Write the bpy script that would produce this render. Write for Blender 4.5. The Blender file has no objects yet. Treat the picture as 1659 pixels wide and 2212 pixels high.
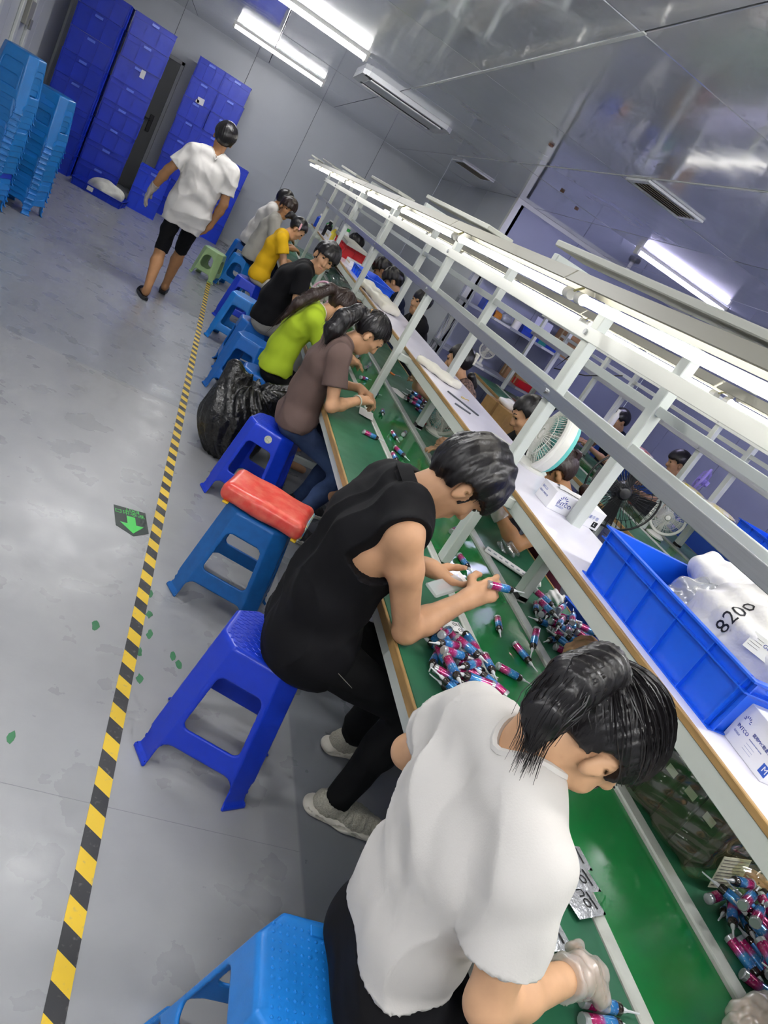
import bpy, bmesh, math, random
import numpy as np
from mathutils import Vector, Matrix
PI = math.pi
rnd = random.Random(7)
scene = bpy.context.scene
COL = scene.collection

# ---------------------------------------------------------------- camera
cam_d = bpy.data.cameras.new('camera')
cam = bpy.data.objects.new('camera', cam_d)
COL.objects.link(cam)
YAW, PITCH, ROLL = math.radians(22.84), math.radians(18.92), math.radians(31.88)
_f = Vector((math.sin(YAW)*math.cos(PITCH), math.cos(YAW)*math.cos(PITCH), -math.sin(PITCH)))
_r = Vector((math.cos(YAW), -math.sin(YAW), 0.0))
_d = _f.cross(_r)
_r2 = _r*math.cos(ROLL) - _d*math.sin(ROLL)
_d2 = _r*math.sin(ROLL) + _d*math.cos(ROLL)
cam.matrix_world = Matrix(((_r2.x, -_d2.x, -_f.x, 0.0), (_r2.y, -_d2.y, -_f.y, 0.0),
                           (_r2.z, -_d2.z, -_f.z, 1.68), (0, 0, 0, 1)))
cam_d.sensor_fit = 'VERTICAL'
cam_d.sensor_height = 36.0
cam_d.lens = 36.0*1568.77/2212.0
cam_d.clip_start = 0.02
scene.camera = cam

# ---------------------------------------------------------------- world, exposure
world = bpy.data.worlds.new('world')
scene.world = world
world.use_nodes = True
world.node_tree.nodes['Background'].inputs[0].default_value = (0.75, 0.83, 1.0, 1)
world.node_tree.nodes['Background'].inputs[1].default_value = 0.25
scene.view_settings.view_transform = 'Standard'
scene.view_settings.look = 'None'
scene.view_settings.gamma = 1.0
scene.view_settings.use_curve_mapping = False
scene.view_settings.exposure = EXPOSURE = 1.05
scene.cycles.use_denoising = True
scene.cycles.max_bounces = 5
scene.cycles.diffuse_bounces = 3
scene.cycles.glossy_bounces = 2
scene.cycles.caustics_reflective = False
scene.cycles.caustics_refractive = False
scene.cycles.use_adaptive_sampling = True
scene.cycles.adaptive_threshold = 0.1
scene.cycles.adaptive_min_samples = 12
scene.cycles.light_sampling_threshold = 0.03
scene.cycles.transparent_max_bounces = 10
scene.cycles.sample_clamp_indirect = 6.0
TUBE_POWER = 22.0        # emission strength of every fluorescent tube

# ---------------------------------------------------------------- materials
MATS = {}
def lin(c):
    if isinstance(c, str):
        c = [int(c[i:i+2], 16)/255 for i in (0, 2, 4)]
    return tuple((x/12.92 if x <= 0.04045 else ((x+0.055)/1.055)**2.4) for x in c[:3]) + (1.0,)
def mat(name, col='808080', rough=0.5, metal=0.0, spec=0.5, var=0.0, vscale=6.0, bump=0.0, bscale=60.0,
        stretch=(1, 1, 1), alpha=1.0, trans=0.0, coat=0.0, emit=0.0, col2=None, rvar=0.0, detail=4.0, sss=0.0, sheen=0.0):
    if name in MATS: return MATS[name]
    m = bpy.data.materials.new(name); m.use_nodes = True
    nt = m.node_tree; b = nt.nodes['Principled BSDF']
    I = b.inputs
    I['Base Color'].default_value = lin(col); I['Roughness'].default_value = rough
    I['Metallic'].default_value = metal; I['Specular IOR Level'].default_value = spec
    I['Alpha'].default_value = alpha; I['Transmission Weight'].default_value = trans
    I['Coat Weight'].default_value = coat
    if sheen: I['Sheen Weight'].default_value = sheen
    if sss:
        I['Subsurface Weight'].default_value = sss; I['Subsurface Radius'].default_value = (0.012, 0.005, 0.003)
        I['Subsurface Scale'].default_value = 1.0
    if emit:
        I['Emission Color'].default_value = lin(col); I['Emission Strength'].default_value = emit
    if var or bump or rvar:
        tc = nt.nodes.new('ShaderNodeTexCoord'); mp = nt.nodes.new('ShaderNodeMapping')
        mp.inputs['Scale'].default_value = stretch
        nt.links.new(tc.outputs['Object'], mp.inputs['Vector'])
    if var or rvar:
        n = nt.nodes.new('ShaderNodeTexNoise'); n.inputs['Scale'].default_value = vscale
        n.inputs['Detail'].default_value = detail
        nt.links.new(mp.outputs[0], n.inputs['Vector'])
    if var:
        r = nt.nodes.new('ShaderNodeMix'); r.data_type = 'RGBA'
        c1 = lin(col); c2 = lin(col2) if col2 else tuple(max(0, x*(1-var)) for x in c1[:3]) + (1,)
        r.inputs[6].default_value = c1; r.inputs[7].default_value = c2
        mr = nt.nodes.new('ShaderNodeMapRange'); mr.inputs[1].default_value = 0.38; mr.inputs[2].default_value = 0.66
        nt.links.new(n.outputs[0], mr.inputs[0]); nt.links.new(mr.outputs[0], r.inputs[0])
        nt.links.new(r.outputs[2], I['Base Color'])
    if rvar:
        mr2 = nt.nodes.new('ShaderNodeMapRange'); mr2.inputs[1].default_value = 0.35; mr2.inputs[2].default_value = 0.7
        mr2.inputs[3].default_value = max(0.02, rough-rvar); mr2.inputs[4].default_value = rough+rvar
        nt.links.new(n.outputs[0], mr2.inputs[0]); nt.links.new(mr2.outputs[0], I['Roughness'])
    if bump:
        n2 = nt.nodes.new('ShaderNodeTexNoise'); n2.inputs['Scale'].default_value = bscale; n2.inputs['Detail'].default_value = 3
        nt.links.new(mp.outputs[0], n2.inputs['Vector'])
        bp = nt.nodes.new('ShaderNodeBump'); bp.inputs['Strength'].default_value = bump; bp.inputs['Distance'].default_value = 0.02
        nt.links.new(n2.outputs[0], bp.inputs['Height']); nt.links.new(bp.outputs[0], I['Normal'])
    MATS[name] = m
    return m

# ---------------------------------------------------------------- object helpers
def link(o, parent=None):
    COL.objects.link(o)
    if parent is not None: o.parent = parent
    return o
def tag(o, label=None, cat=None, group=None, kind=None):
    if label: o['label'] = label
    if cat: o['category'] = cat
    if group: o['group'] = group
    if kind: o['kind'] = kind
    return o
def empty(name, loc=(0, 0, 0), rz=0.0, label=None, cat=None, group=None, rot=None):
    o = bpy.data.objects.new(name, None); o.empty_display_size = 0.05
    COL.objects.link(o); o.location = loc
    o.rotation_euler = rot if rot else (0, 0, rz)
    return tag(o, label, cat, group)
def copy_tree(o, parent=None):
    c = o.copy(); COL.objects.link(c); c.parent = parent
    for ch in list(o.children): copy_tree(ch, c)
    return c

class MB:
    """collects verts and faces, builds one mesh object"""
    def __init__(s): s.v = []; s.f = []; s.m = []; s.mi = 0
    def add(s, vs, fs):
        k = len(s.v); s.v += [tuple(v) for v in vs]; s.f += [tuple(i+k for i in f) for f in fs]; s.m += [s.mi]*len(fs); return s
    def box(s, lo, hi, M=None):
        (a, b, c), (d, e, f) = lo, hi
        vs = [(a,b,c),(d,b,c),(d,e,c),(a,e,c),(a,b,f),(d,b,f),(d,e,f),(a,e,f)]
        if M is not None: vs = [tuple(M @ Vector(v)) for v in vs]
        return s.add(vs, [(0,3,2,1),(4,5,6,7),(0,1,5,4),(1,2,6,5),(2,3,7,6),(3,0,4,7)])
    def bbox(s, lo, hi, c=0.004, M=None):
        """box with chamfered edges"""
        x0,y0,z0 = lo; x1,y1,z1 = hi
        c = min(c, (x1-x0)*.45, (y1-y0)*.45, (z1-z0)*.45)
        vs = []
        for z in (z0, z1):
            zi = z+c if z == z0 else z-c
            for (x, y) in ((x0,y0),(x1,y0),(x1,y1),(x0,y1)):
                xi = x+c if x == x0 else x-c; yi = y+c if y == y0 else y-c
                vs += [(xi,yi,z),(x,yi,zi),(xi,y,zi)]
        F = [(0,9,6,3),(12,15,18,21)]
        def V(b, i, k): return b*12+i*3+k
        for i in range(4):
            j = (i+1) % 4
            # side face between corner i and j
            kside = 2 if i in (0, 2) else 1
            F.append((V(0,i,kside),V(0,j,kside),V(1,j,kside),V(1,i,kside)))
            F.append((V(0,i,0),V(0,j,0),V(0,j,kside),V(0,i,kside)))
            F.append((V(1,i,kside),V(1,j,kside),V(1,j,0),V(1,i,0)))
            k1 = 1 if i in (0, 2) else 2
            F.append((V(0,i,1),V(0,i,2),V(1,i,2),V(1,i,1)))
            F.append((V(0,i,0),V(0,i,2),V(0,i,1))); F.append((V(1,i,0),V(1,i,1),V(1,i,2)))
        if M is not None: vs = [tuple(M @ Vector(v)) for v in vs]
        return s.add(vs, F)
    def tube(s, p, q, r, r2=None, n=10, cap=True):
        p, q = Vector(p), Vector(q); r2 = r if r2 is None else r2
        d = (q-p).normalized(); a = d.orthogonal().normalized(); b = d.cross(a)
        vs = []
        for c, rr in ((p, r), (q, r2)):
            for i in range(n):
                t = 2*PI*i/n; vs.append(c + a*math.cos(t)*rr + b*math.sin(t)*rr)
        fs = [(i, (i+1) % n, n+(i+1) % n, n+i) for i in range(n)]
        if cap: fs += [tuple(range(n-1, -1, -1)), tuple(range(n, 2*n))]
        return s.add(vs, fs)
    def path(s, pts, r, n=8, rs=None, closed=False):
        pts = [Vector(p) for p in pts]; N = len(pts); vs = []; prev = None
        for i, p in enumerate(pts):
            if closed: d = pts[(i+1) % N]-pts[i-1]
            else: d = pts[min(i+1, N-1)]-pts[max(i-1, 0)]
            if d.length < 1e-9: d = Vector((0, 0, 1))
            d.normalize()
            if prev is None: a = d.orthogonal().normalized()
            else:
                a = prev - d*prev.dot(d)
                a = a.normalized() if a.length > 1e-6 else d.orthogonal().normalized()
            prev = a; b = d.cross(a); rr = rs[i] if rs else r
            for k in range(n):
                t = 2*PI*k/n; vs.append(p + a*math.cos(t)*rr + b*math.sin(t)*rr)
        fs = []
        for i in range(N if closed else N-1):
            j = (i+1) % N
            fs += [(i*n+k, i*n+(k+1) % n, j*n+(k+1) % n, j*n+k) for k in range(n)]
        if not closed: fs += [tuple(range(n-1, -1, -1)), tuple((N-1)*n+k for k in range(n))]
        return s.add(vs, fs)
    def lathe(s, prof, n=16, M=None, cap=True):
        vs = []
        for (r, z) in prof:
            for i in range(n):
                t = 2*PI*i/n; vs.append(Vector((r*math.cos(t), r*math.sin(t), z)))
        if M is not None: vs = [M @ v for v in vs]
        m = len(prof); fs = []
        for k in range(m-1):
            fs += [(k*n+i, k*n+(i+1) % n, (k+1)*n+(i+1) % n, (k+1)*n+i) for i in range(n)]
        if cap: fs += [tuple(range(n-1, -1, -1)), tuple((m-1)*n+i for i in range(n))]
        return s.add(vs, fs)
    def prism(s, poly, lo, hi, M=None):
        """poly 2d (x,y) extruded in z"""
        n = len(poly)
        vs = [(x, y, lo) for x, y in poly] + [(x, y, hi) for x, y in poly]
        if M is not None: vs = [tuple(M @ Vector(v)) for v in vs]
        return s.add(vs, [tuple(range(n-1, -1, -1)), tuple(range(n, 2*n))] + [(i, (i+1) % n, n+(i+1) % n, n+i) for i in range(n)])
    def mesh(s, name, smooth=False):
        me = bpy.data.meshes.new(name); me.from_pydata([tuple(v) for v in s.v], [], s.f); me.update()
        if smooth:
            for p in me.polygons: p.use_smooth = True
            try: me.set_sharp_from_angle(angle=math.radians(38))
            except Exception: pass
        return me
    def build(s, name, m, parent=None, smooth=False):
        me = s.mesh(name, smooth)
        for x in (m if isinstance(m, (list, tuple)) else [m]): me.materials.append(x)
        if isinstance(m, (list, tuple)): me.polygons.foreach_set('material_index', s.m)
        return link(bpy.data.objects.new(name, me), parent)

def struct(o): o['kind'] = 'structure'; return o
def frame(x, y, z):
    """3 axis vectors (columns) + no origin"""
    return Matrix((x, y, z)).transposed()
def xf(loc, rot=(0, 0, 0)):
    from mathutils import Euler
    return Matrix.Translation(Vector(loc)) @ Euler(rot).to_matrix().to_4x4()

def text_mesh(body, size, name, m, parent, loc, rot, align='LEFT', extrude=0.0004, M=None):
    cu = bpy.data.curves.new(name, 'FONT'); cu.body = body; cu.size = size; cu.align_x = align
    cu.extrude = extrude; cu.resolution_u = 2
    o = bpy.data.objects.new(name+'_tmp', cu); COL.objects.link(o)
    dg = bpy.context.evaluated_depsgraph_get()
    me = bpy.data.meshes.new_from_object(o.evaluated_get(dg))
    bpy.data.objects.remove(o); bpy.data.curves.remove(cu)
    me.materials.clear(); me.materials.append(m); me.name = name
    ob = link(bpy.data.objects.new(name, me), parent)
    if M is not None: ob.matrix_local = M
    else: ob.location = loc; ob.rotation_euler = rot
    return ob

# ---------------------------------------------------------------- signed-distance mesher (numpy surface nets)
def smin(a, b, k):
    h = np.maximum(k-np.abs(a-b), 0.0)/k
    return np.minimum(a, b)-h*h*k*0.25
def rcone(p, a, b, r1, r2, flat=None):
    a = np.asarray(a, np.float32); b = np.asarray(b, np.float32)
    ba = b-a; pa = p-a; L = float(ba@ba)+1e-12
    t = np.clip((pa@ba)/L, 0, 1)
    q = pa-t[:, None]*ba
    if flat is not None:
        n, s = flat; n = np.asarray(n, np.float32); q = q+(q@n)[:, None]*n*(s-1.0)
    return np.sqrt((q*q).sum(1))-(r1+(r2-r1)*t)
def ell(p, c, A, r):
    q = (p-np.asarray(c, np.float32))@np.asarray(A, np.float32).T
    r = np.asarray(r, np.float32)
    k0 = np.sqrt(((q/r)**2).sum(1)); k1 = np.sqrt(((q/(r*r))**2).sum(1))+1e-9
    return k0*(k0-1.0)/k1
def rbox(p, c, A, hsz, r):
    q = np.abs((p-np.asarray(c, np.float32))@np.asarray(A, np.float32).T)-(np.asarray(hsz, np.float32)-r)
    return np.sqrt((np.maximum(q, 0)**2).sum(1))+np.minimum(q.max(1), 0)-r
def surface_net(f, lo, hi, h, slack=2.0):
    lo = np.asarray(lo, np.float32); hi = np.asarray(hi, np.float32)
    K = 4; C = h*K
    n = np.ceil((hi-lo)/C).astype(int)+1
    g = [lo[i]+C*(np.arange(n[i])+0.5)-h*0.5 for i in range(3)]
    P = np.stack(np.meshgrid(*g, indexing='ij'), -1).reshape(-1, 3).astype(np.float32)
    d = f(P).astype(np.float32)
    act = np.abs(d) < C*0.87*slack
    D = np.repeat(np.repeat(np.repeat(d.reshape(n), K, 0), K, 1), K, 2)
    idx = np.nonzero(act)[0]
    off = (np.stack(np.meshgrid(*[np.arange(K)]*3, indexing='ij'), -1).reshape(-1, 3)-(K-1)/2.0)*h
    pts = (P[idx][:, None, :]+off[None].astype(np.float32)).reshape(-1, 3)
    vals = np.concatenate([f(pts[i:i+400000]) for i in range(0, len(pts), 400000)]) if len(pts) else np.zeros(0)
    ci = np.stack(np.unravel_index(idx, n), -1)*K
    oi = np.stack(np.meshgrid(*[np.arange(K)]*3, indexing='ij'), -1).reshape(-1, 3)
    fi = (ci[:, None, :]+oi[None]).reshape(-1, 3)
    D[fi[:, 0], fi[:, 1], fi[:, 2]] = vals
    S = D < 0
    cnt = np.zeros(np.array(S.shape)-1, np.int8)
    for a in (0, 1):
        for b in (0, 1):
            for c in (0, 1):
                cnt += S[a:S.shape[0]-1+a, b:S.shape[1]-1+b, c:S.shape[2]-1+c]
    I = np.stack(np.nonzero((cnt > 0) & (cnt < 8)), -1)
    if not len(I): return np.zeros((0, 3)), np.zeros((0, 4), int)
    corner = lambda o: D[I[:, 0]+o[0], I[:, 1]+o[1], I[:, 2]+o[2]]
    acc = np.zeros((len(I), 3)); num = np.zeros(len(I))
    cs = [(a, b, c) for a in (0, 1) for b in (0, 1) for c in (0, 1)]
    for A in cs:
        for ax in range(3):
            if A[ax]: continue
            B = list(A); B[ax] = 1
            da, db = corner(A), corner(B)
            m = (da < 0) != (db < 0)
            t = np.where(m, da/np.where(m, da-db, 1), 0)
            q = np.tile(np.array(A, float), (len(I), 1)); q[:, ax] += t
            acc += q*m[:, None]; num += m
    V = (I+acc/num[:, None])*h+lo
    ix = -np.ones(cnt.shape, np.int64); ix[I[:, 0], I[:, 1], I[:, 2]] = np.arange(len(I))
    Q = []
    for ax in range(3):
        s0 = [slice(1, -1)]*3; s1 = [slice(1, -1)]*3
        s0[ax] = slice(0, S.shape[ax]-1); s1[ax] = slice(1, S.shape[ax])
        a, b = S[tuple(s0)], S[tuple(s1)]
        E = np.stack(np.nonzero(a != b), -1)
        if not len(E): continue
        u, w = (ax+1) % 3, (ax+2) % 3
        E = E.copy(); E[:, u] += 1; E[:, w] += 1
        inside = S[E[:, 0], E[:, 1], E[:, 2]]
        def cell(du, dw):
            c = E.copy(); c[:, u] -= du; c[:, w] -= dw
            return ix[c[:, 0], c[:, 1], c[:, 2]]
        q = np.stack([cell(1, 1), cell(0, 1), cell(0, 0), cell(1, 0)], -1)
        q[~inside] = q[~inside][:, ::-1]
        Q.append(q)
    Q = np.concatenate(Q); Q = Q[(Q >= 0).all(1)]
    return V, Q
def sdf_mesh(name, f, lo, hi, h, m, parent=None, project=True, slack=2.0, origin=None, part=None):
    """mesh object from a distance function; part(V) -> bool mask keeps faces whose centre passes"""
    V, Q = surface_net(f, lo, hi, h, slack)
    V = V.astype(np.float32); e = h*0.4
    G = np.stack([f(V+np.array(o, np.float32)*e)-f(V-np.array(o, np.float32)*e) for o in np.eye(3)], -1)/(2*e)
    gl = np.sqrt((G*G).sum(1))+1e-6
    if project:
        stp = np.clip(f(V)/gl, -h*0.5, h*0.5); V = V-(G/gl[:, None])*stp[:, None]
    N = G/gl[:, None]
    if origin is not None: V = V-np.asarray(origin, np.float32)
    me = bpy.data.meshes.new(name)
    me.vertices.add(len(V)); me.vertices.foreach_set('co', V.astype(np.float32).ravel())
    me.loops.add(len(Q)*4); me.loops.foreach_set('vertex_index', Q.ravel().astype(np.int32))
    me.polygons.add(len(Q)); me.polygons.foreach_set('loop_start', np.arange(0, len(Q)*4, 4, dtype=np.int32))
    me.polygons.foreach_set('use_smooth', np.ones(len(Q), bool))
    me.update(calc_edges=True); me.validate()
    if m is not None: me.materials.append(m)
    o = link(bpy.data.objects.new(name, me), parent)
    if origin is not None: o.location = origin
    return o
# ================================================================ the room
ZC = 2.72
YB = 13.35       # end wall
XL, XR = -2.55, 6.25
YF = -3.4        # wall behind the camera
PX, PY = 3.25, 9.3    # corner block: side wall x, front wall y

def floor_material():
    m = bpy.data.materials.new('grey_epoxy_floor'); m.use_nodes = True
    nt = m.node_tree; b = nt.nodes['Principled BSDF']; N = nt.nodes.new; L = nt.links.new
    tc = N('ShaderNodeTexCoord')
    def noise(scale, st=(1, 1, 1), detail=5, dist=0.0):
        mp = N('ShaderNodeMapping'); mp.inputs['Scale'].default_value = st
        L(tc.outputs['Object'], mp.inputs[0])
        n = N('ShaderNodeTexNoise'); n.inputs['Scale'].default_value = scale; n.inputs['Detail'].default_value = detail
        n.inputs['Distortion'].default_value = dist
        L(mp.outputs[0], n.inputs['Vector']); return n.outputs[0]
    def rng(x, a, b_, c, d):
        r = N('ShaderNodeMapRange'); r.inputs[1].default_value = a; r.inputs[2].default_value = b_
        r.inputs[3].default_value = c; r.inputs[4].default_value = d; L(x, r.inputs[0]); return r.outputs[0]
    def mix(f, a, b_):
        x = N('ShaderNodeMix'); x.data_type = 'RGBA'
        L(f, x.inputs[0])
        for k, v in ((6, a), (7, b_)):
            if isinstance(v, tuple): x.inputs[k].default_value = v
            else: L(v, x.inputs[k])
        return x.outputs[2]
    c = mix(rng(noise(0.7), 0.35, 0.65, 0, 1), lin('909296'), lin('98999c'))
    c = mix(rng(noise(9, detail=8), 0.2, 0.9, 0, 0.4), c, lin('a9aaab'))
    # long pale scuffs
    c = mix(rng(noise(2.2, (1.0, 0.2, 1), 2, 0.4), 0.3, 0.9, 0, 0.3), c, lin('b4b5b6'))
    # darker repaired patch lane far from the camera (older coat of paint)
    sep = N('ShaderNodeSeparateXYZ'); L(tc.outputs['Object'], sep.inputs[0])
    yl = rng(sep.outputs[1], 4.72, 4.76, 0, 1)
    c = mix(rng(yl, 0, 1, 0, 0.62), c, lin('868b95'))
    # darker floor tone under the bench, from x=0.94
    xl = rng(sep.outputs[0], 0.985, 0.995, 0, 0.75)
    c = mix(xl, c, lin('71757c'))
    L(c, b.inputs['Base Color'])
    L(rng(noise(5, detail=6), 0.3, 0.7, 0.22, 0.42), b.inputs['Roughness'])
    b.inputs['Specular IOR Level'].default_value = 0.45
    bp = N('ShaderNodeBump'); bp.inputs['Strength'].default_value = 0.06; bp.inputs['Distance'].default_value = 0.02
    L(noise(14), bp.inputs['Height']); L(bp.outputs[0], b.inputs['Normal'])
    return m
M_FLOOR = floor_material()
M_CEIL = mat('ceiling_sheet_metal', 'e6e8ee', rough=0.09, metal=0.5, spec=0.55, bump=0.16, bscale=1.6, var=0.06, vscale=2.0)
M_CEILBACK = mat('ceiling_joint_dark', '5a5d63', rough=0.8)
M_WALL = mat('wall_panel_grey', 'bfc4cc', rough=0.36, spec=0.45, bump=0.05, bscale=2.0, var=0.05, vscale=1.5)
M_WALLBACK = mat('wall_joint', '686c76', rough=0.7)
M_WALL_BLUE = mat('wall_panel_bluegrey', '9aa0bb', rough=0.4, spec=0.4, var=0.06, vscale=1.2)
M_WALL_WHITE = mat('wall_panel_offwhite', 'c9ccd0', rough=0.4, var=0.04, vscale=1.5)
M_WHITEMET = mat('white_painted_steel', 'd9dcd8', rough=0.35, spec=0.5)
M_ALU = mat('brushed_aluminium', 'b9bcc0', rough=0.28, metal=0.85, bump=0.05, bscale=120, stretch=(1, .02, 1))

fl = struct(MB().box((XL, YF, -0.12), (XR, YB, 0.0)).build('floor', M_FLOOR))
# thin joint lines of the floor slabs (saw cuts), real grooves filled dark
M_JOINT = mat('floor_joint', '8a8c90', rough=0.8)
for (p, q) in (((-1.2, 1.50), (0.99, 1.50)), ((-2.4, 4.74), (0.99, 4.74)), ((-2.4, 7.9), (0.99, 7.9))):
    MB().box((p[0], p[1]-0.0009, -0.001), (q[0], q[1]+0.0009, 0.0004)).build('floor_joint', M_JOINT, fl)

# ceiling: a slab with sheet-metal panels hung under it
ce = struct(MB().box((XL, YF, ZC+0.012), (XR, YB, ZC+0.15)).build('ceiling', M_CEILBACK))
xs = [XL] + [1.135+1.16*k for k in range(-3, 5)] + [XR]
ys = [YF] + [3.02+2.06*k for k in range(-3, 6)] + [YB]
panel_cache = {}
M_PANELS = [M_CEIL, mat('ceiling_sheet_metal_b', 'e1e4ea', rough=0.08, metal=0.5, spec=0.55, bump=0.2, bscale=1.3, var=0.06, vscale=2.0),
            mat('ceiling_sheet_metal_c', 'e9ebef', rough=0.11, metal=0.45, spec=0.55, bump=0.14, bscale=2.0, var=0.06, vscale=2.0)]
for i in range(len(xs)-1):
    for j in range(len(ys)-1):
        w, h = xs[i+1]-xs[i]-0.008, ys[j+1]-ys[j]-0.009
        key = (round(w, 3), round(h, 3), (i*2+j) % 3)
        if key not in panel_cache:
            me = MB().bbox((-w/2, -h/2, 0), (w/2, h/2, 0.012), 0.003).mesh('ceiling_panel')
            me.materials.append(M_PANELS[key[2]]); panel_cache[key] = me
        o = link(bpy.data.objects.new('ceiling_panel', panel_cache[key]), ce)
        o.location = ((xs[i]+xs[i+1])/2, (ys[j]+ys[j+1])/2, ZC)
        o.rotation_euler = (rnd.uniform(-.0015, .0015), rnd.uniform(-.0015, .0015), 0)
# bright cover strip over one lengthwise joint
MB().box((1.128, 3.0, ZC-0.004), (1.146, 7.2, ZC+0.001)).build('cover_strip', M_WHITEMET, ce)
MB().box((2.292, 0.9, ZC-0.004), (2.304, 9.3, ZC+0.001)).build('cover_strip', M_WHITEMET, ce)

def wall(name, a, b, m, pw=1.16, ph=ZC, flip=False, back=M_WALLBACK):
    """panelled wall from a to b (2d); panels stand 8 mm proud on the left-hand side of a->b"""
    a, b = Vector((a[0], a[1], 0)), Vector((b[0], b[1], 0)); d = (b-a); L = d.length; d.normalize()
    n = Vector((-d.y, d.x, 0))
    M = Matrix(((d.x, n.x, 0, a.x), (d.y, n.y, 0, a.y), (0, 0, 1, 0), (0, 0, 0, 1)))
    w = struct(MB().box((0, -0.1, 0), (L, -0.008, ph), M).build(name, back))
    k = max(1, round(L/pw)); step = L/k
    for i in range(k):
        MB().bbox((i*step+0.003, -0.008, 0.0), ((i+1)*step-0.003, 0.0, ph), 0.002, M).build('wall_panel', m, w)
    return w
wall('wall_back', (PX, YB), (XL, YB), M_WALL)
wall('wall_left', (XL, YB), (XL, YF), M_WALL_WHITE)
wall('wall_front', (XL, YF), (XR, YF), M_WALL_WHITE)
wall('wall_right', (XR, YF), (XR, PY), M_WALL_BLUE)
wall('wall_partition_side', (PX, PY), (PX, YB), M_WALL)
wall('wall_partition_front', (XR, PY), (PX, PY), M_WALL_BLUE)
# skirting cove and corner posts
struct(MB().box((XL, YB-0.012, 0), (PX, YB, 0.07)).build('baseboard_back', M_WALL_WHITE))
struct(MB().box((PX-0.03, PY-0.03, 0), (PX+0.05, PY+0.05, ZC)).build('trim_1', M_WHITEMET))
struct(MB().box((PX, PY-0.02, ZC-0.05), (XR, PY, ZC)).build('trim_2', M_WHITEMET))
struct(MB().box((XR-0.012, YF, 0), (XR, PY, 0.62)).build('baseboard_right', mat('wall_dado_blue', '2f57a6', rough=0.45)))
# vertical white pipes / cover strips on the left wall
for k, y in enumerate((9.35, 10.1, 10.55, 12.2)):
    struct(MB().bbox((XL, y-0.05, 0), (XL+0.035, y+0.05, ZC), 0.006).build('trim_%d' % (3+k), M_WHITEMET))
eb = empty('switch_box', (XL+0.001, 10.3, 1.55), label='small grey metal switch box on the left wall above the stacked stools', cat='switch box')
MB().bbox((0, -0.1, -0.13), (0.07, 0.1, 0.13), 0.008).build('housing', mat('box_grey', '9a9a92', rough=0.5), eb)
MB().bbox((0.07, 0.02, -0.16), (0.085, 0.12, -0.05), 0.004).build('switch_plate', mat('box_grey2', '85857e', rough=0.5), eb)
MB().tube((0.02, 0, 0.13), (0.02, 0, 1.1), 0.012).build('conduit', M_WHITEMET, eb)
eb2 = empty('junction_box', (XL+0.001, 11.6, 2.2), label='grey junction box high on the left wall beside the tall crate tower', cat='junction box')
MB().bbox((0, -0.11, -0.2), (0.09, 0.11, 0.2), 0.008).build('housing', MATS['box_grey'], eb2)
MB().bbox((0.09, -0.09, -0.18), (0.1, 0.09, 0.18), 0.004).build('lid', MATS['box_grey2'], eb2)

# door in the end wall
dr = struct(empty('door_1', (-1.62, YB-0.01, 0)))
M_DOOR = mat('door_dark_grey', '5d5f60', rough=0.45)
MB().bbox((-0.47, -0.03, 0.01), (0.47, 0.0, 2.02), 0.004).build('door_leaf', M_DOOR, dr)
for lo, hi in (((-0.52, -0.05, 0), (-0.47, 0.005, 2.07)), ((0.47, -0.05, 0), (0.52, 0.005, 2.07)), ((-0.52, -0.05, 2.02), (0.52, 0.005, 2.07))):
    MB().bbox(lo, hi, 0.004).build('door_frame', mat('frame_grey', 'a8abb0', rough=0.4), dr)
hd = MB().bbox((0.34, -0.055, 0.92), (0.40, -0.03, 1.18), 0.006).build('lock_plate', mat('black_plastic', '1c1d20', rough=0.4), dr)
MB().path([(0.37, -0.05, 1.1), (0.37, -0.085, 1.1), (0.26, -0.085, 1.1)], 0.011).build('door_handle', MATS['black_plastic'], dr)

# ---------------------------------------------------------------- lamps
def tube_mat(name, col, k=1.0):
    m = bpy.data.materials.new(name); m.use_nodes = True
    b = m.node_tree.nodes['Principled BSDF']
    b.inputs['Base Color'].default_value = (0.9, 0.9, 0.9, 1)
    b.inputs['Emission Color'].default_value = lin(col); b.inputs['Emission Strength'].default_value = TUBE_POWER*k
    return m
M_TUBE = tube_mat('fluorescent_tube_cool', 'faf9f8', 2.2)
M_TUBE_W = tube_mat('fluorescent_tube_neutral', 'fffaf0', 0.30)
M_TUBE_V = tube_mat('fluorescent_tube_violet', 'd9d4ff', 1.9)
M_CAP = mat('lamp_cap_white', 'e2e2de', rough=0.4)

def ceiling_lamp(x, y, label, m=M_TUBE, L=1.2):
    t = empty('ceiling_lamp', (x, y, ZC), label=label, cat='ceiling lamp', group='tube lamps on the ceiling')
    AX = Matrix(((0, 0, 1, 0), (1, 0, 0, 0), (0, 1, 0, 0), (0, 0, 0, 1)))
    MB().prism([(-0.045, 0), (0.045, 0), (0.04, -0.03), (-0.04, -0.03)], -L/2-0.03, L/2+0.03, AX).build('lamp_housing', M_CAP, t)
    MB().prism([(0.036*math.cos(q), -0.031-0.036*math.sin(q)) for q in np.linspace(0, PI, 11)][::-1], -L/2, L/2, AX).build('diffuser', m, t, True)
    for e in (-1, 1):
        MB().bbox((e*(L/2+0.015)-0.015, -0.042, -0.075), (e*(L/2+0.015)+0.015, 0.042, -0.028), 0.006).build('end_cap', M_CAP, t)
    return t
ceiling_lamp(0.06, 10.85, 'ceiling tube lamp nearest the door and the crate towers')
ceiling_lamp(0.04, 7.0, 'ceiling tube lamp between the crate towers and the air conditioner')
ceiling_lamp(4.39, 7.0, 'violet-tinged ceiling tube lamp near the security camera', M_TUBE_V)
ceiling_lamp(0.04, 3.2, 'added ceiling fill lamp over the taped walkway, out of the frame')  # from here on the lamps are unseen, added to light the room
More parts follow.
